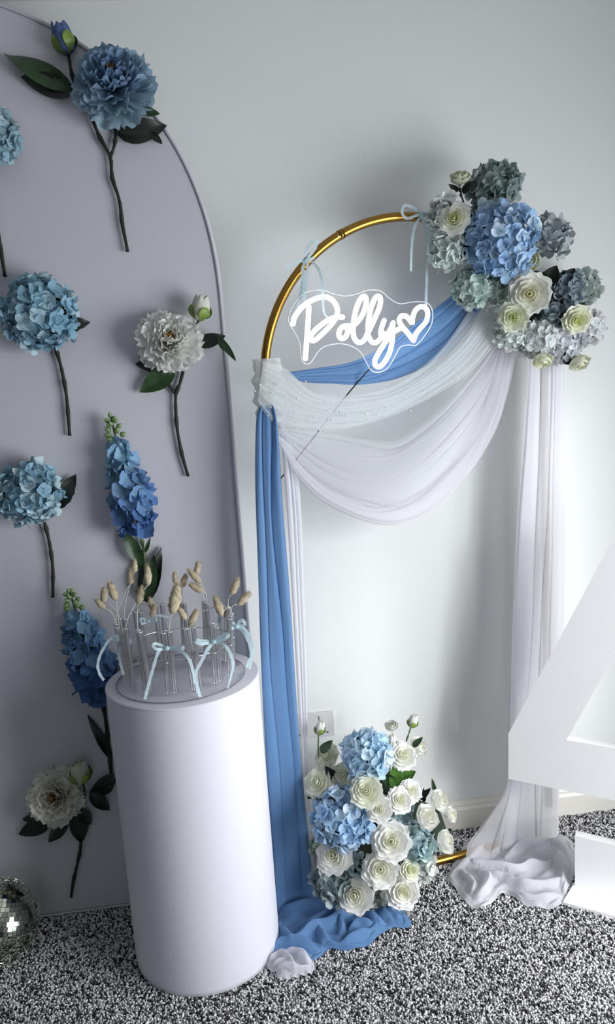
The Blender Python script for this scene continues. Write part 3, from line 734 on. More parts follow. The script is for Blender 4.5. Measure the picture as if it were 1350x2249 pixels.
# ------------------------------------------------------------------ neon sign
SO = .055
def sg(p, off=SO): return on_arch(600+p[0]/3.553, 620+p[1]/3.553, off)
pc = on_arch(790, 720, SO); sign = thing('neon_sign', 'white glowing neon name sign with a heart, hanging inside the gold arch', 'sign', pc)
out6 = [(225, 885), (265, 950), (300, 1020), (308, 1110), (325, 1155), (365, 1165), (400, 1120), (430, 1075), (480, 1042), (560, 1028), (640, 1040), (710, 1085), (745, 1145), (780, 1205), (830, 1222), (890, 1195), (940, 1120), (980, 1050), (1040, 1035), (1090, 1035), (1170, 935), (1198, 860), (1190, 785), (1150, 748), (1060, 745), (975, 757), (905, 720), (855, 675), (790, 663), (740, 670), (690, 690), (610, 705), (530, 690), (470, 668), (400, 665), (320, 690), (262, 760), (228, 830)]
ol = cat([(560+x/3.068, 420+y/3.068) for x, y in out6]+[(560+225/3.068, 420+885/3.068)], 120)[:-1]
fr_ = [on_arch(x, y, SO-.009) for x, y in ol]; bk = [p+AN*.004 for p in fr_]; n = len(fr_)
link('acrylic_backing', mk(fr_+bk, [tuple(range(n)), tuple(range(n, 2*n))[::-1]], M_['acrylic_sign'], False), sign)
V, F = tube_geo([p+AN*.002 for p in fr_], .0014, 5, closed=True); link('acrylic_edge', mk(V, F, M_['edge']), sign)
LET = [('letter_p', [[(153, 325), (165, 275), (205, 215), (260, 165), (330, 128), (400, 113), (455, 135), (492, 185), (500, 240), (478, 295), (430, 355), (380, 405), (330, 448), (302, 455), (290, 435), (300, 405), (350, 352), (420, 300), (485, 272), (540, 272)], [(277, 192), (272, 300), (262, 430), (250, 595)]]),
       ('letter_o', [[(604, 342), (580, 340), (545, 345), (520, 370), (512, 410), (530, 438), (560, 430), (578, 395), (578, 365), (560, 345)]]),
       ('letter_l', [[(604, 342), (640, 325), (690, 262), (720, 190), (724, 130), (708, 108), (682, 128), (652, 190), (632, 270), (622, 360), (630, 430), (664, 470), (705, 455), (735, 400)]]),
       ('letter_l', [[(735, 400), (760, 350), (800, 262), (830, 190), (836, 130), (818, 108), (792, 128), (762, 200), (744, 290), (738, 370), (746, 430), (780, 472), (822, 455), (862, 400)]]),
       ('letter_y', [[(864, 298), (846, 350), (838, 400), (850, 432), (880, 420), (912, 370), (934, 316)], [(934, 316), (930, 400), (926, 470), (905, 550), (865, 625), (825, 660), (795, 645), (795, 600), (840, 520), (890, 445), (945, 385), (1000, 355)]]),
       ('heart', [[(1093, 455), (1050, 398), (1005, 345), (982, 300), (1000, 262), (1040, 268), (1068, 300), (1084, 318), (1086, 280), (1108, 220), (1150, 190), (1192, 206), (1204, 255), (1188, 310), (1145, 360), (1112, 405), (1093, 455)]])]
for nm, strokes in LET:
    V, F = [], []
    for s_ in strokes:
        P = [sg(p) for p in cat(s_, len(s_)*5)]; tube_geo(P, .0068, 10, V, F)
        for e in (P[0], P[-1]):
            b = len(V); 
            for i in range(1, 4):
                la = pi/2*(i-2)*.5
            import bmesh
            bm = bmesh.new(); bmesh.ops.create_icosphere(bm, subdivisions=2, radius=.0068)
            for v in bm.verts: V.append(e+v.co)
            bm.verts.ensure_lookup_table()
            for f in bm.faces: F.append(tuple(b+v.index for v in f.verts))
            bm.free()
    link(nm, mk(V, F, M_['neon']), sign)
cb = [on_arch(815, 806, .022), on_arch(797, 826, .012), on_arch(757, 873, -.03), on_arch(700, 946, -.035), on_arch(640, 1023, -.03), on_arch(607, 1075, .0), on_arch(604, 1200, .005), on_arch(616, 1500, .004), on_arch(640, 1880, .01)]
tube('power_cable', [Vector(p) for p in cat([tuple(p) for p in cb], 50)], .0021, M_['black'], sign, 6)

# ribbons that hang the sign
oa = lambda px, py, off=0: on_arch(px, py, .018+off+max(0, min(1, (py-600)/60))*.03)
G = 'pale blue ribbons tying the neon sign to the arch'
bow('hanging_ribbon', 'pale blue ribbon bow on the left shoulder of the gold arch', 'ribbon', oa, (674, 569, .006), [
    ('loop', [(674, 569), (672, 550, .01), (682, 533, .015), (695, 530, .015), (692, 545, .01), (676, 566, .006)], .5),
    ('loop', [(674, 569), (655, 575, .01), (626, 588, .02)], .2),
    ('tail', [(674, 569), (664, 590), (666, 620), (668, 658, .01)], .5), ('tail', [(676, 570), (674, 600), (671, 630), (667, 660, .012)], .4),
    ('tail', [(682, 572), (698, 590, .01), (707, 620, .02), (709, 655, .03), (711, 685, .03), (719, 698, .03)], .9),
    ('hanger', [(668, 600, -.004), (660, 640, .0), (655, 680, .01)], .2), ('wrap', [(664, 578, .006), (674, 572, .012), (690, 566, .006)], 0)], .0105, G)
bow('hanging_ribbon', 'pale blue ribbon bow at the crown of the gold arch beside the flowers', 'ribbon', oa, (928, 470, .006), [
    ('loop', [(928, 470), (905, 455, .01), (888, 452, .015), (883, 468, .015), (894, 480, .012), (915, 473, .008), (928, 470)], .5),
    ('loop', [(928, 470), (938, 468, .01), (944, 478, .015), (934, 484, .01), (928, 470)], .5),
    ('tail', [(924, 474), (910, 500, .01), (904, 540, .012), (902, 596, .015)], .7),
    ('tail', [(934, 472), (944, 490, .01), (940, 520, .02), (948, 560, .03), (954, 580, .03)], .9),
    ('hanger', [(932, 474), (936, 520), (937, 600, .004), (935, 672, .012)], .25), ('wrap', [(925, 470, .008), (928, 482, .014), (929, 492, .008)], 0)], .0115, G)

# ------------------------------------------------------------------ drapery
def vnoise(n, k, seed):
    q = np.random.default_rng(seed); a = q.uniform(-1, 1, k+1); x = np.linspace(0, k, n); i = np.minimum(x.astype(int), k-1); f = x-i; f = f*f*(3-2*f)
    return a[i]*(1-f)+a[i+1]*f
def cloth(parent, name, A, B, matn, nu=60, nv=90, folds=6, amp=.012, lap=1.1, off=0.0, seed=1, drift=1.2, plane=on_arch, amp_ends=(1, 1), belly=0, fine=.0, **tags):
    """draped cloth between two edge curves; folds of uneven width run along it, wander, fade and overlap"""
    A = cat(A, nu); B = cat(B, nu); V = []; q = np.random.default_rng(seed); nf = max(1, int(round(folds)))
    gaps = q.uniform(.45, 1.7, nf); edge = np.concatenate([[0], np.cumsum(gaps)/gaps.sum()])
    wob = [vnoise(nu, 4, seed*31+k)*.28*drift/nf for k in range(nf+1)]; am = [.55+.45*vnoise(nu, 3, seed*17+k) for k in range(nf)]
    bm_ = q.uniform(.5, 1.25, nf)
    for i in range(nu):
        u = i/(nu-1); e = amp_ends[0]*(1-u)+amp_ends[1]*u
        E_ = np.array([edge[k]+(wob[k][i] if 0 < k < nf else 0) for k in range(nf+1)]); E_ = np.maximum.accumulate(E_)
        for j in range(nv):
            v = j/(nv-1); k = min(max(int(np.searchsorted(E_, v, 'right'))-1, 0), nf-1)
            t = (v-E_[k])/max(E_[k+1]-E_[k], 1e-4); t = min(max(t, 0), 1); a = max(.12, am[k][i])*bm_[k]; g = (E_[k+1]-E_[k])
            w = min(1, 6*v, 6*(1-v))
            vv = v - lap*.16*g*sin(2*pi*t)*a*w*2 ; th = 2*pi*t
            d = off-e*amp*a*(cos(th)+.22*cos(2*th+1.1))*(g*nf)**.5 + e*amp*fine*sin(41*v+6*wob[k][i]*nf+seed)*.5 + belly*sin(pi*v)*sin(pi*u)
            p = A[i]+(B[i]-A[i])*vv; V.append(plane(p[0], p[1], d))
    return link(name, mk(V, grid_faces(nu, nv), M_[matn]), parent, **tags)
# blue drape
bl = thing('blue_drape', 'long cornflower blue chiffon drape swagged across the arch and down its left leg', 'drape', at_z(650, 1990, 0))
cloth(bl, 'swag', [(628, 818), (690, 809), (755, 799), (797, 785), (850, 756), (895, 722), (952, 679), (1002, 640), (1040, 600)],
      [(640, 824), (665, 839), (735, 843), (790, 845), (867, 833), (938, 803), (985, 770), (1022, 722), (1062, 672)], 'blue', 80, 110, 6, .013, 1.6, -.008, 3, 1.6, amp_ends=(.4, 1.2), fine=.12)
cloth(bl, 'hanging_tail', [(572, 890), (563, 916), (560, 1000), (561, 1100), (566, 1250), (574, 1480), (586, 1700), (600, 1900), (603, 2000)],
      [(600, 890), (608, 916), (613, 980), (620, 1100), (636, 1300), (652, 1550), (668, 1750), (684, 1900), (694, 1985)], 'blue', 90, 110, 3, .017, 1.3, .030, 13, 1.8, amp_ends=(1.1, .30), fine=.04)
# pearl tulle
tl = thing('pearl_tulle_swag', 'sheer white tulle dotted with pearls, knotted round the left leg and swagged right', 'drape', on_arch(585, 860, .03))
cloth(tl, 'swag', [(578, 792), (630, 812), (674, 853), (706, 868), (763, 873), (839, 865), (905, 838), (972, 790), (1021, 735), (1060, 670)],
      [(566, 884), (590, 918), (621, 936), (697, 944), (763, 940), (839, 921), (897, 898), (960, 866), (1039, 811), (1110, 728)], 'tulle', 90, 150, 9, .008, 2.6, .035, 8, 2.4, fine=.15, belly=.01)
cloth(tl, 'outer_layer', [(700, 866), (763, 868), (850, 850), (905, 820), (950, 785), (990, 740), (1030, 680)],
      [(690, 945), (763, 940), (860, 908), (930, 868), (985, 832), (1040, 775), (1085, 700)], 'tulle', 60, 60, 4, .006, 1.5, .025, 12, 1.5)
V, nu, nv = [], 40, 72
leg = [on_arch(586, y, 0) for y in np.linspace(788, 926, nu)]
wr = np.random.default_rng(3)
for i, p in enumerate(leg):
    u = i/(nu-1); p = A3(-AR, p.z)
    for j in range(nv):
        a = 2*pi*j/nv; r = (.024+.012*sin(pi*u*.8+.35)**.6)*(1+.05*cos(7*a+u*5)+.10*sin(u*22+1.2*sin(a))+.07*cos(u*37-a*2))
        V.append(p+AD*(.008+r*cos(a)*1.12)+AN*(r*sin(a)))
link('knot_wrap', mk(V, grid_faces(nu, nv, 0, True), M_['tulle2']), tl)
PM = ico_mesh(M_['pearl'], 0, 0, 1)
for (x, y) in ((581, 813), (570, 845), (596, 863), (602, 866), (594, 894), (588, 913), (628, 870), (628, 885), (620, 912), (633, 928), (646, 909), (651, 929), (653, 875), (700, 944), (705, 941), (702, 945), (718, 903), (727, 882), (728, 922), (746, 906), (758, 913), (765, 940), (803, 908), (828, 911), (848, 895), (901, 901), (931, 858), (941, 875), (957, 815), (970, 820), (1002, 835), (1046, 793), (671, 838), (690, 862), (560, 859), (610, 845), (663, 895), (690, 917), (775, 885)):
    add(tl, 'pearl', PM, Matrix.Translation(on_arch(x, y, .058 if x > 625 else .048)) @ Sc(random.uniform(.0022, .0032)))
# white chiffon: lower swag, left tail, right tail, pool
wc = thing('white_chiffon_drape', 'sheer lilac white chiffon drape in a deep swag, long tail pooling on the right', 'drape', at_z(1150, 1930, 0))
cloth(wc, 'swag', [(606, 940), (645, 940), (683, 945), (741, 955), (800, 964), (857, 967), (905, 942), (972, 889), (1030, 827), (1074, 765), (1096, 715)],
      [(606, 960), (625, 1000), (650, 1045), (690, 1088), (737, 1120), (799, 1146), (852, 1154), (905, 1144), (960, 1112), (1005, 1065), (1048, 1013), (1088, 947), (1110, 880), (1126, 815), (1136, 740)], 'chif', 100, 150, 9, .009, 1.9, .0, 21, 2.4, fine=.1, belly=.03)
cloth(wc, 'lower_fold', [(612, 955), (650, 1010), (700, 1060), (760, 1098), (830, 1112), (900, 1090), (960, 1045), (1015, 975), (1060, 890), (1090, 800), (1105, 735)],
      [(610, 962), (643, 1030), (690, 1088), (745, 1122), (815, 1149), (880, 1151), (950, 1118), (1005, 1066), (1055, 1005), (1098, 915), (1122, 815), (1132, 745)], 'chif', 90, 60, 3, .006, 1.6, .016, 23, 1.2, belly=.02)
cloth(wc, 'left_tail', [(612, 930), (620, 1000), (628, 1100), (640, 1300), (652, 1500), (664, 1700), (680, 1900), (690, 1975)],
      [(620, 930), (648, 1010), (660, 1100), (668, 1300), (674, 1500), (677, 1640), (690, 1800), (705, 1900)], 'chifd', 60, 50, 3, .008, 1.0, .0, 31, .6)
cloth(wc, 'right_tail', [(1162, 770), (1158, 850), (1147, 1000), (1135, 1150), (1125, 1350), (1120, 1550), (1114, 1700), (1106, 1770), (1098, 1840), (1090, 1900)],
      [(1240, 770), (1243, 850), (1241, 1000), (1242, 1200), (1240, 1350), (1235, 1550), (1229, 1700), (1227, 1780), (1227, 1850), (1230, 1905)], 'chifd', 80, 110, 4, .012, .9, .03, 41, 1.2, fine=.06)
cloth(wc, 'flared_edge', [(1124, 1600), (1116, 1700), (1100, 1752), (1060, 1810), (1030, 1850), (1022, 1885)],
      [(1130, 1600), (1128, 1700), (1120, 1760), (1105, 1830), (1095, 1880), (1090, 1905)], 'chif', 40, 40, 2, .008, .8, .045, 43, .6)
def pool(parent, name, outline, center, matn, ridges, h=.03, seed=0, nr=64, na=260, w=.013, base=.012):
    """fabric lying on the floor: a sheet inside a floor outline, with crests that run along the given fold lines"""
    q = np.random.default_rng(seed); O = cat(outline+[outline[0]], na+1)[:-1]; c = at_z(*center, 0)
    OP = np.array([tuple(at_z(x, y, 0)) for x, y in O])[:, :2]; c2 = np.array((c.x, c.y)); A_ = q.uniform(0, 6.28, 8)
    r = ((np.arange(nr)+.001)/(nr-1))[:, None, None]; P = c2+(OP[None]-c2)*r; r = r[:, :, 0]
    X, Y = P[..., 0], P[..., 1]
    Xw = X+.006*np.sin(Y*60+A_[0]); Yw = Y+.006*np.sin(X*55+A_[1])
    Z = base+.006*np.sin(X*70+2*np.sin(Y*40+A_[2]))*np.sin(Y*80+A_[3])
    for k, rd in enumerate(ridges):
        L = np.array([tuple(at_z(x, y, 0)) for x, y in cat(rd, 18)])[:, :2]; best = np.full(X.shape, 9.); tt = np.zeros(X.shape)
        side = np.zeros(X.shape)
        for i in range(len(L)-1):
            a, b = L[i], L[i+1]; ab = b-a; l2 = ab@ab+1e-12
            t = np.clip(((Xw-a[0])*ab[0]+(Yw-a[1])*ab[1])/l2, 0, 1); dx = Xw-a[0]-t*ab[0]; dy = Yw-a[1]-t*ab[1]; d = np.hypot(dx, dy)
            m_ = d < best; best = np.where(m_, d, best); tt = np.where(m_, (i+t)/(len(L)-1), tt); side = np.where(m_, np.sign(dx*ab[1]-dy*ab[0]), side)
        hh = h*q.uniform(.75, 1.15)*np.sin(np.pi*np.clip(tt*.86+.07, 0, 1))**.5; ww = w*q.uniform(.8, 1.2)*np.where(side > 0, 1.25, .7)
        Z = np.maximum(Z, 0)+0; crest = hh*np.exp(-(best/ww)**2); Z = np.maximum(Z*(1-.35*crest/h), 0)+crest*np.where(crest > Z, 1, .6)
    Z = Z*(1-r**7)+.006+.003*(1+np.sin(np.linspace(0, 2*np.pi, na, False)*17+A_[4]))[None]*(r > .93)
    V = np.stack([X, Y, Z], -1).reshape(-1, 3)
    return link(name, mk(V, grid_faces(nr, na, 0, True), M_[matn]), parent)
pool(bl, 'floor_pool', [(606, 1975), (640, 1985), (690, 1958), (760, 1960), (820, 1965), (868, 1985), (903, 2036), (860, 2046), (838, 2055), (815, 2078), (772, 2092), (720, 2092), (703, 2108), (680, 2118), (640, 2112), (600, 2108), (576, 2112), (592, 2090), (606, 2060), (610, 2020)], (700, 2030), 'blue', [
    [(600, 1983), (638, 1989), (684, 1978)], [(611, 2004), (664, 2008), (728, 2012), (705, 2034), (682, 2050)], [(608, 2030), (622, 2055), (638, 2078)], [(644, 2076), (690, 2058), (747, 2032), (795, 2006)],
    [(694, 2060), (724, 2082), (762, 2084), (798, 2066), (822, 2046)], [(741, 2008), (750, 2041), (747, 2072)], [(795, 2006), (818, 2029), (838, 2048)], [(790, 1998), (848, 1994), (868, 2024), (892, 2016)],
    [(584, 2100), (614, 2086), (658, 2083), (700, 2100)], [(836, 2002), (857, 2034)], [(765, 2060), (785, 2044), (815, 2042)], [(720, 1985), (770, 1990), (820, 1985)]], .034, 4)
pool(wc, 'floor_pool', [(1030, 1850), (1090, 1820), (1160, 1830), (1213, 1838), (1255, 1852), (1262, 1917), (1246, 1960), (1238, 1986), (1213, 2001), (1175, 1998), (1152, 1993), (1122, 1972), (1101, 1969), (1080, 1987), (1049, 2001), (1020, 1985), (1001, 1957), (990, 1945), (982, 1932), (1000, 1895), (1015, 1868)], (1125, 1910), 'chifd', [
    [(986, 1932), (1010, 1911), (1037, 1893), (1070, 1872)], [(1018, 1906), (1061, 1914), (1098, 1923), (1152, 1921), (1213, 1905)], [(1104, 1896), (1134, 1881), (1165, 1862), (1205, 1850)],
    [(1055, 1929), (1072, 1954), (1052, 1988)], [(1022, 1929), (1036, 1954), (1040, 1980)], [(1061, 1926), (1110, 1947), (1168, 1959), (1204, 1957), (1232, 1938)],
    [(1128, 1972), (1153, 1981), (1198, 1986), (1228, 1976)], [(1228, 1890), (1233, 1923), (1244, 1954)], [(1222, 1862), (1256, 1892)], [(1110, 1868), (1150, 1848)]], .036, 9)
wb = thing('fabric_bundle', 'crumpled end of white chiffon under the blue cloth beside the plinth foot', 'fabric', at_z(640, 2130, 0))
pool(wb, 'folded_cloth', [(583, 2116), (610, 2102), (650, 2098), (684, 2106), (691, 2128), (684, 2143), (650, 2152), (615, 2158), (606, 2143), (588, 2135)], (638, 2126), 'chifd', [
    [(588, 2122), (612, 2110), (634, 2118)], [(630, 2108), (655, 2106), (682, 2122)], [(606, 2144), (640, 2143), (684, 2134)], [(622, 2110), (636, 2128), (650, 2148)], [(596, 2134), (620, 2130), (640, 2132)], [(655, 2112), (668, 2126), (686, 2128)]], .030, 14, 40, 160, .0075, .008)

# ------------------------------------------------------------------ large number four
O4 = at_z(1262, 1955, 0); a4 = radians(-36); D4 = Vector((cos(a4), sin(a4), 0)); N4 = Vector((-D4.y, D4.x, 0))
if N4.y < 0: N4 = -N4
n4 = thing('number_four', 'large white freestanding number 4 cut by the right edge of the picture', 'number', O4+D4*.25)
P4 = lambda s, z, y=0: O4+D4*s+Vector((0, 0, z))+N4*y
outer = [(-.195, .322), (-.193, .472), (.148, 1.19), (.33, 1.19), (.33, .478), (.40, .478), (.40, .322), (.33, .322), (.33, .183), (.50, .183), (.50, .014), (0, .014), (0, .181), (.17, .181), (.17, .322)]
hole = [(-.022, .484), (.17, .484), (.17, .90)]
def extr(polys, y0, y1):
    import bmesh
    bm = bmesh.new(); edges = []
    for poly in polys:
        vs = [bm.verts.new(P4(s_, z, y0)) for s_, z in poly]
        for i in range(len(vs)): edges.append(bm.edges.new((vs[i], vs[(i+1) % len(vs)])))
    r = bmesh.ops.triangle_fill(bm, use_beauty=True, use_dissolve=False, edges=edges, normal=-N4)
    fs = [f for f in r['geom'] if isinstance(f, bmesh.types.BMFace)]
    e = bmesh.ops.extrude_face_region(bm, geom=fs); nv = [v for v in e['geom'] if isinstance(v, bmesh.types.BMVert)]
    for v in nv: v.co += N4*(y1-y0)
    bmesh.ops.recalc_face_normals(bm, faces=bm.faces)
    me = bpy.data.meshes.new('four'); bm.to_mesh(me); bm.free(); me.materials.append(M_['white_gloss']); return me
link('number_body', extr([outer, hole], 0, .028), n4)
V, F = box_geo(0, 1, 0, 1, 0, 1)
V = [P4(s_, z, y) for s_, y, z in ((-.0, .06, .0), (-.0, .06, .014), (-.02, -.085, .0), (-.02, -.085, .014), (.52, .06, .0), (.52, .06, .014), (.52, -.085, .0), (.52, -.085, .014))]
F = [(0, 1, 3, 2), (4, 6, 7, 5), (0, 4, 5, 1), (2, 3, 7, 6), (0, 2, 6, 4), (1, 5, 7, 3)]
o = link('base_plate', mk(V, F, M_['white_gloss'], False), n4); bevel(o, .002)

# ------------------------------------------------------------------ upper floral cluster
UC = on_arch(1135, 600, .02)
def up_pos(px, py, off):
    return on_arch(px, py, off)
def facing(p, c, k=.9, cam=.9, up=.1):
    return ((Vector(p)-c).normalized()*k + (CAM-Vector(p)).normalized()*cam + Vector((0, 0, up))).normalized()
GU = 'flowers of the cluster on the right shoulder of the arch'
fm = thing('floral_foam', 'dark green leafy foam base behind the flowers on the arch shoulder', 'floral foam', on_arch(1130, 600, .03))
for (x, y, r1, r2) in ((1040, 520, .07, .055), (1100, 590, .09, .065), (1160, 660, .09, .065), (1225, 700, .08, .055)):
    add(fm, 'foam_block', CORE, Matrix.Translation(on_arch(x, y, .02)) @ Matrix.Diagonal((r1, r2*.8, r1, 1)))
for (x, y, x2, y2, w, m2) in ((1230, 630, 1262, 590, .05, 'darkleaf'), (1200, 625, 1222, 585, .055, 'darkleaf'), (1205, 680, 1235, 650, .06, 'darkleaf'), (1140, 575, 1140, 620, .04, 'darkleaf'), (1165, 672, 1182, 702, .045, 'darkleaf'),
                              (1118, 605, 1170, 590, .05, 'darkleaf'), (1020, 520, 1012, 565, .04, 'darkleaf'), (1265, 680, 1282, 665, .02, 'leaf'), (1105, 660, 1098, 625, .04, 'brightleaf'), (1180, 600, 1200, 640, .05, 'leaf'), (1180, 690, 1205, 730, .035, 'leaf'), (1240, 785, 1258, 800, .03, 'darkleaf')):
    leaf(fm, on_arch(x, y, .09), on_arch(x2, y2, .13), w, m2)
WH = (.88, .90, .87); LG = (.62, .72, .66); GG = (.30, .37, .36)
HY = [(1083, 415, 60, .0, GG, (.44, .50, .48), 'grey green hydrangea at the very top of the arch cluster'),
      (1097, 530, 84, .13, (.40, .58, .80), (.66, .80, .91), 'large sky blue hydrangea at the heart of the arch cluster'),
      (1206, 522, 52, .02, (.42, .46, .48), (.58, .62, .62), 'pale grey hydrangea right of the large sky blue one'),
      (980, 470, 42, .02, WH, None, 'white hydrangea behind the cream rose near the arch crown'),
      (985, 548, 46, .04, (.85, .90, .87), None, 'white hydrangea hanging left of the large sky blue one'),
      (1034, 632, 44, .06, LG, (.50, .64, .60), 'minty hydrangea above the start of the blue swag'),
      (1084, 640, 42, .05, (.66, .74, .68), WH, 'minty white hydrangea directly under the large sky blue one'),
      (1243, 640, 44, .07, (.26, .32, .36), (.42, .48, .52), 'slate blue hydrangea right of the big white rose'),
      (1214, 698, 32, .09, (.18, .24, .26), (.34, .40, .42), 'darkest small hydrangea right of and below the big white rose'),
      (1282, 632, 40, .01, (.60, .66, .62), None, 'pale hydrangea on the outer right, above the yellow centred rose'),
      (1122, 725, 44, .04, WH, (.62, .68, .62), 'white hydrangea on the lower left edge of the arch cluster'),
      (1176, 742, 48, .06, (.87, .88, .87), None, 'white hydrangea over the top of the right chiffon tail'),
      (1234, 752, 48, .06, (.87, .87, .89), None, 'white hydrangea at the bottom between the two drooping roses'),
      (1288, 718, 42, .03, (.88, .88, .88), None, 'white hydrangea furthest right on the arch cluster')]
for (x, y, r, off, col, hi, lab) in HY:
    p = on_arch(x, y, .045+off*.75); rm = r*px_m(p)
    hydrangea(p, facing(p, UC), rm*.98, lab, GU, col, fr=.036 if r > 50 else .032, hi=hi, cover=-.15, squash=.8)
WR = (.82, .83, .78); CR = (.84, .85, .60)
RS = [(998, 480, 33, .13, 'open', WR, (.80, .82, .40), 'cream rose with yellow green centre near the arch crown'),
      (1162, 645, 46, .16, 'open', WR, (.86, .82, .62), 'big white rose below the large sky blue hydrangea'),
      (1127, 697, 32, .13, 'open', (.80, .83, .70), (.78, .84, .50), 'pale lime rose below left of the big white rose'),
      (1268, 703, 31, .14, 'open', (.82, .83, .70), (.80, .82, .42), 'pale lime rose at the right end of the arch cluster'),
      (1160, 574, 28, .12, 'cup', (.66, .70, .56), (.6, .64, .4), 'half hidden green white rose under a dark leaf right of the blue hydrangea'),
      (1190, 786, 27, .08, 'cup', (.82, .84, .70), CR, 'cream rose drooping at the bottom, over the chiffon tail'),
      (1268, 792, 28, .08, 'cup', (.80, .81, .68), CR, 'cream rose drooping lowest at the bottom right')]
for (x, y, r, off, kd, col, cr, lab) in RS:
    p = on_arch(x, y, .06+off*.8); rm = r*px_m(p); n = facing(p, UC, .7, 1.0)
    if y > 780: n = Vector((-.05 if x < 1200 else .2, -.55, -.75)).normalized()
    rose(p, n, rm, lab, GU, col, cr, kd)
leaf(fm, on_arch(1172, 545, .17), on_arch(1132, 556, .19), .036, 'darkleaf')
p = on_arch(1009, 398, .05); t = rose(p, Vector((-.1, -.55, .85)), 27*px_m(p), 'pale green white rose standing highest on a dark stem', GU, (.66, .70, .54), (.66, .70, .48), 'cup')
stem(t, [on_arch(1009, 412, .05), on_arch(1014, 440, .05), on_arch(1025, 490, .04)], .004, n=8)
leaf(t, on_arch(1006, 420, .05), on_arch(988, 407, .08), .018, 'darkleaf'); leaf(t, on_arch(1016, 425, .05), on_arch(1031, 398, .08), .020, 'darkleaf')

# ------------------------------------------------------------------ lower floral cluster
LY = -.255; LC = at_y(825, 1830, LY)
GL = 'flowers of the arrangement on the floor under the arch'
def lp(px, py, out, r):
    p = at_y(px, py, LY-out)
    if p.z < r*.9: p = at_z(px, py, r*.9)
    return p
def outw(px, py):
    return .15*math.sqrt(max(0, 1-((px-830)/185)**2*.8-((py-1850)/215)**2*.8))
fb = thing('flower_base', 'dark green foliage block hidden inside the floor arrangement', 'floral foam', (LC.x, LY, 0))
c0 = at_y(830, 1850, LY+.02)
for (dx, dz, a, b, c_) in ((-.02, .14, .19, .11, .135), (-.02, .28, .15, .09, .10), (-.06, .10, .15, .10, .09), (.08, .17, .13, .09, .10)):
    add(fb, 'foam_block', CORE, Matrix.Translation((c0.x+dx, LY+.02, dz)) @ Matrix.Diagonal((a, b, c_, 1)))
for (x, y, x2, y2, w, m2) in ((872, 1735, 868, 1682, .05, 'brightleaf'), (880, 1712, 911, 1695, .035, 'brightleaf'), (703, 1652, 728, 1628, .028, 'leaf'), (840, 1640, 850, 1632, .03, 'darkleaf'), (955, 1740, 949, 1714, .014, 'leaf'),
                              (920, 1755, 944, 1733, .02, 'darkleaf'), (930, 1762, 930, 1735, .016, 'darkleaf'), (700, 1760, 712, 1735, .03, 'leaf'), (795, 1690, 770, 1683, .03, 'brightleaf'), (780, 1720, 765, 1700, .04, 'leaf'),
                              (735, 1710, 715, 1685, .03, 'darkleaf'), (830, 1800, 812, 1815, .05, 'darkleaf'), (800, 1880, 775, 1858, .04, 'darkleaf'), (950, 1800, 962, 1775, .02, 'darkleaf'), (975, 1830, 990, 1822, .02, 'leaf'), (860, 1725, 845, 1700, .04, 'leaf'), (835, 1980, 822, 1960, .03, 'darkleaf'), (905, 1640, 926, 1621, .02, 'leaf'), (690, 1745, 676, 1752, .02, 'leaf'), (785, 1990, 740, 1985, .05, 'darkleaf')):
    leaf(fb, at_y(x, y, LY-.06), at_y(x2, y2, LY-.085), w, m2)
for (x, y, r, col, hi, lab, ex) in [
        (804, 1660, 56, (.50, .68, .82), (.70, .83, .90), 'sky blue hydrangea at the top of the floor arrangement', 0),
        (752, 1798, 66, (.46, .65, .85), (.68, .82, .93), 'large sky blue hydrangea on the left of the floor arrangement', .01),
        (908, 1852, 46, (.52, .66, .68), (.70, .80, .76), 'minty hydrangea right of the biggest white rose on the floor', -.01),
        (868, 1782, 38, (.38, .50, .52), (.56, .66, .66), 'grey green hydrangea filling the middle of the floor arrangement', -.04),
        (736, 1932, 50, (.40, .48, .48), (.62, .70, .68), 'grey green hydrangea at the bottom left by the blue cloth', -.01),
        (788, 1900, 24, (.55, .66, .68), None, 'tiny pale hydrangea between the two lower left roses', .01),
        (926, 1905, 30, (.80, .82, .78), None, 'small white hydrangea at the lower right above the gold bar', -.01),
        (900, 1922, 26, (.66, .70, .58), None, 'small greenish hydrangea behind the lower right rose', -.02),
        (826, 1970, 26, (.70, .74, .66), None, 'small white hydrangea low between the two bottom roses', -.03),
        (705, 1860, 26, (.42, .50, .42), None, 'small dim hydrangea beside the blue drape edge', -.05)]:
    q = at_y(x, y, LY-outw(x, y)-ex); rm = r*px_m(q); p = lp(x, y, outw(x, y)+ex, rm)
    hydrangea(p, facing(p, LC), rm, lab, GL, col, fr=.036 if r > 45 else .030, hi=hi, cover=-.15, squash=.8)
W2 = (.92, .92, .90); C2 = (.93, .93, .80)
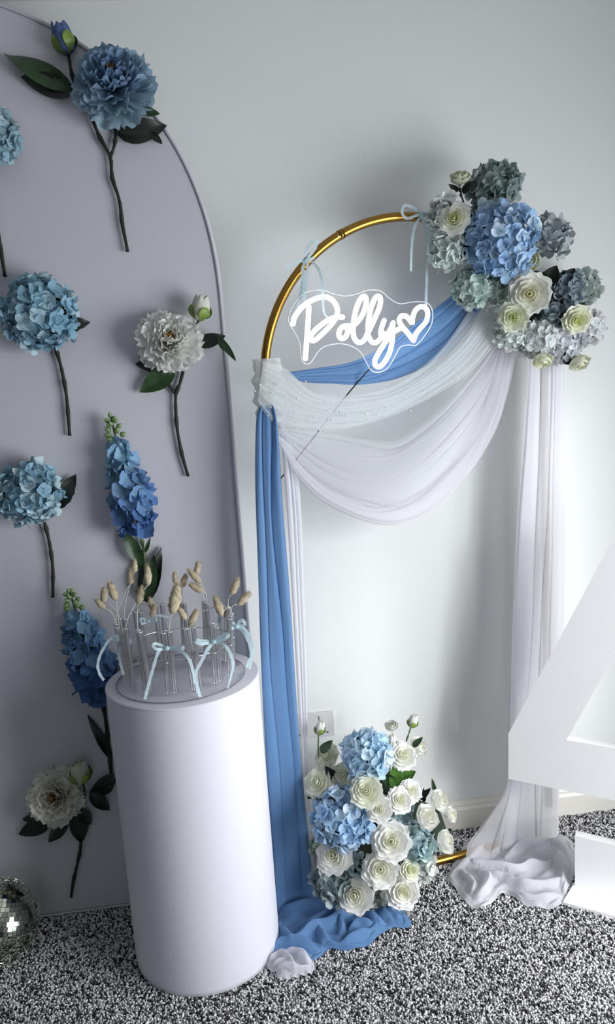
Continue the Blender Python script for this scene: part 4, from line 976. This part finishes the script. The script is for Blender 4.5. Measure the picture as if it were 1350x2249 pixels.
for (x, y, r, kd, nx, lab, ex) in [
        (858, 1848, 42, 'open', 0, 'biggest white rose in the centre of the floor arrangement', .06),
        (732, 1878, 40, 'open', -.2, 'white rose below the large sky blue hydrangea at left', .05),
        (835, 1910, 40, 'open', 0, 'white rose just below the biggest one', .07),
        (779, 1966, 40, 'open', -.1, 'white rose lowest on the blue cloth', .05),
        (885, 1958, 37, 'open', .1, 'white rose at the bottom right on the carpet', .05),
        (803, 1737, 35, 'open', 0, 'cream white rose between the two sky blue hydrangeas', .05),
        (833, 1777, 28, 'open', 0, 'small white rose above the biggest one', .06),
        (878, 1757, 28, 'open', .2, 'small white rose on the upper right of the centre', .04),
        (901, 1737, 26, 'open', .3, 'small white rose behind the upper right one', .02),
        (930, 1797, 35, 'cup', .7, 'plump cupped white rose facing right above the minty hydrangea', .03),
        (958, 1760, 29, 'cup', .8, 'cupped white rose at the right with a green leaf', .0),
        (985, 1790, 22, 'cup', .9, 'small greenish white rose furthest right', -.02),
        (970, 1849, 32, 'cup', .9, 'cupped white rose at the far right close to the carpet', .0),
        (902, 1910, 23, 'open', .3, 'small cream rose above the bottom right rose', .05),
        (716, 1659, 29, 'open', -.4, 'cream rose at the upper left in front of the socket', .0),
        (695, 1718, 31, 'open', -.3, 'cream rose at the left edge against the white chiffon tail', .0),
        (752, 1700, 27, 'open', -.2, 'dim cream rose tucked behind the large blue hydrangea', -.03),
        (884, 1658, 32, 'open', .2, 'white rose at the upper right beside the top hydrangea', .0),
        (914, 1642, 27, 'cup', .7, 'ragged white rose at the top right corner', -.02),
        (860, 1598, 18, 'cup', .1, 'small open white rose standing above the upper right roses', -.02)]:
    o_ = outw(x, y)+ex; q = at_y(x, y, LY-o_); rm = r*px_m(q); p = lp(x, y, o_, rm)
    n = (facing(p, LC, .55, 1.0)+Vector((nx, 0, .05+(.8 if y < 1610 else 0)))).normalized()
    rose(p, n, rm, lab, GL, W2 if 'cream' not in lab else (.86, .87, .76), C2 if r > 24 else (.86, .88, .66), kd)
for (b, t2, w, st, lab) in [((699, 1613), (706, 1583), .034, [(699, 1613), (699, 1650), (705, 1700)], 'white tulip shaped bud on a tall stem in front of the socket'),
                            ((902, 1597), (911, 1569), .034, [(902, 1597), (893, 1625), (885, 1650)], 'white bud on the tallest stem at the upper right'),
                            ((858, 1648), (862, 1612), .034, [(858, 1648), (858, 1670), (855, 1700)], 'white bud between the top hydrangea and the upper right rose')]:
    t = thing('rose_bud', lab, 'rose bud', at_y(*st[-1], LY-.03), GL)
    bud(t, at_y(*b, LY-.03), at_y(*t2, LY-.035), w, (.84, .84, .80)); stem(t, [at_y(x, y, LY-.03) for x, y in st], .0022, 'greenstem', n=8)
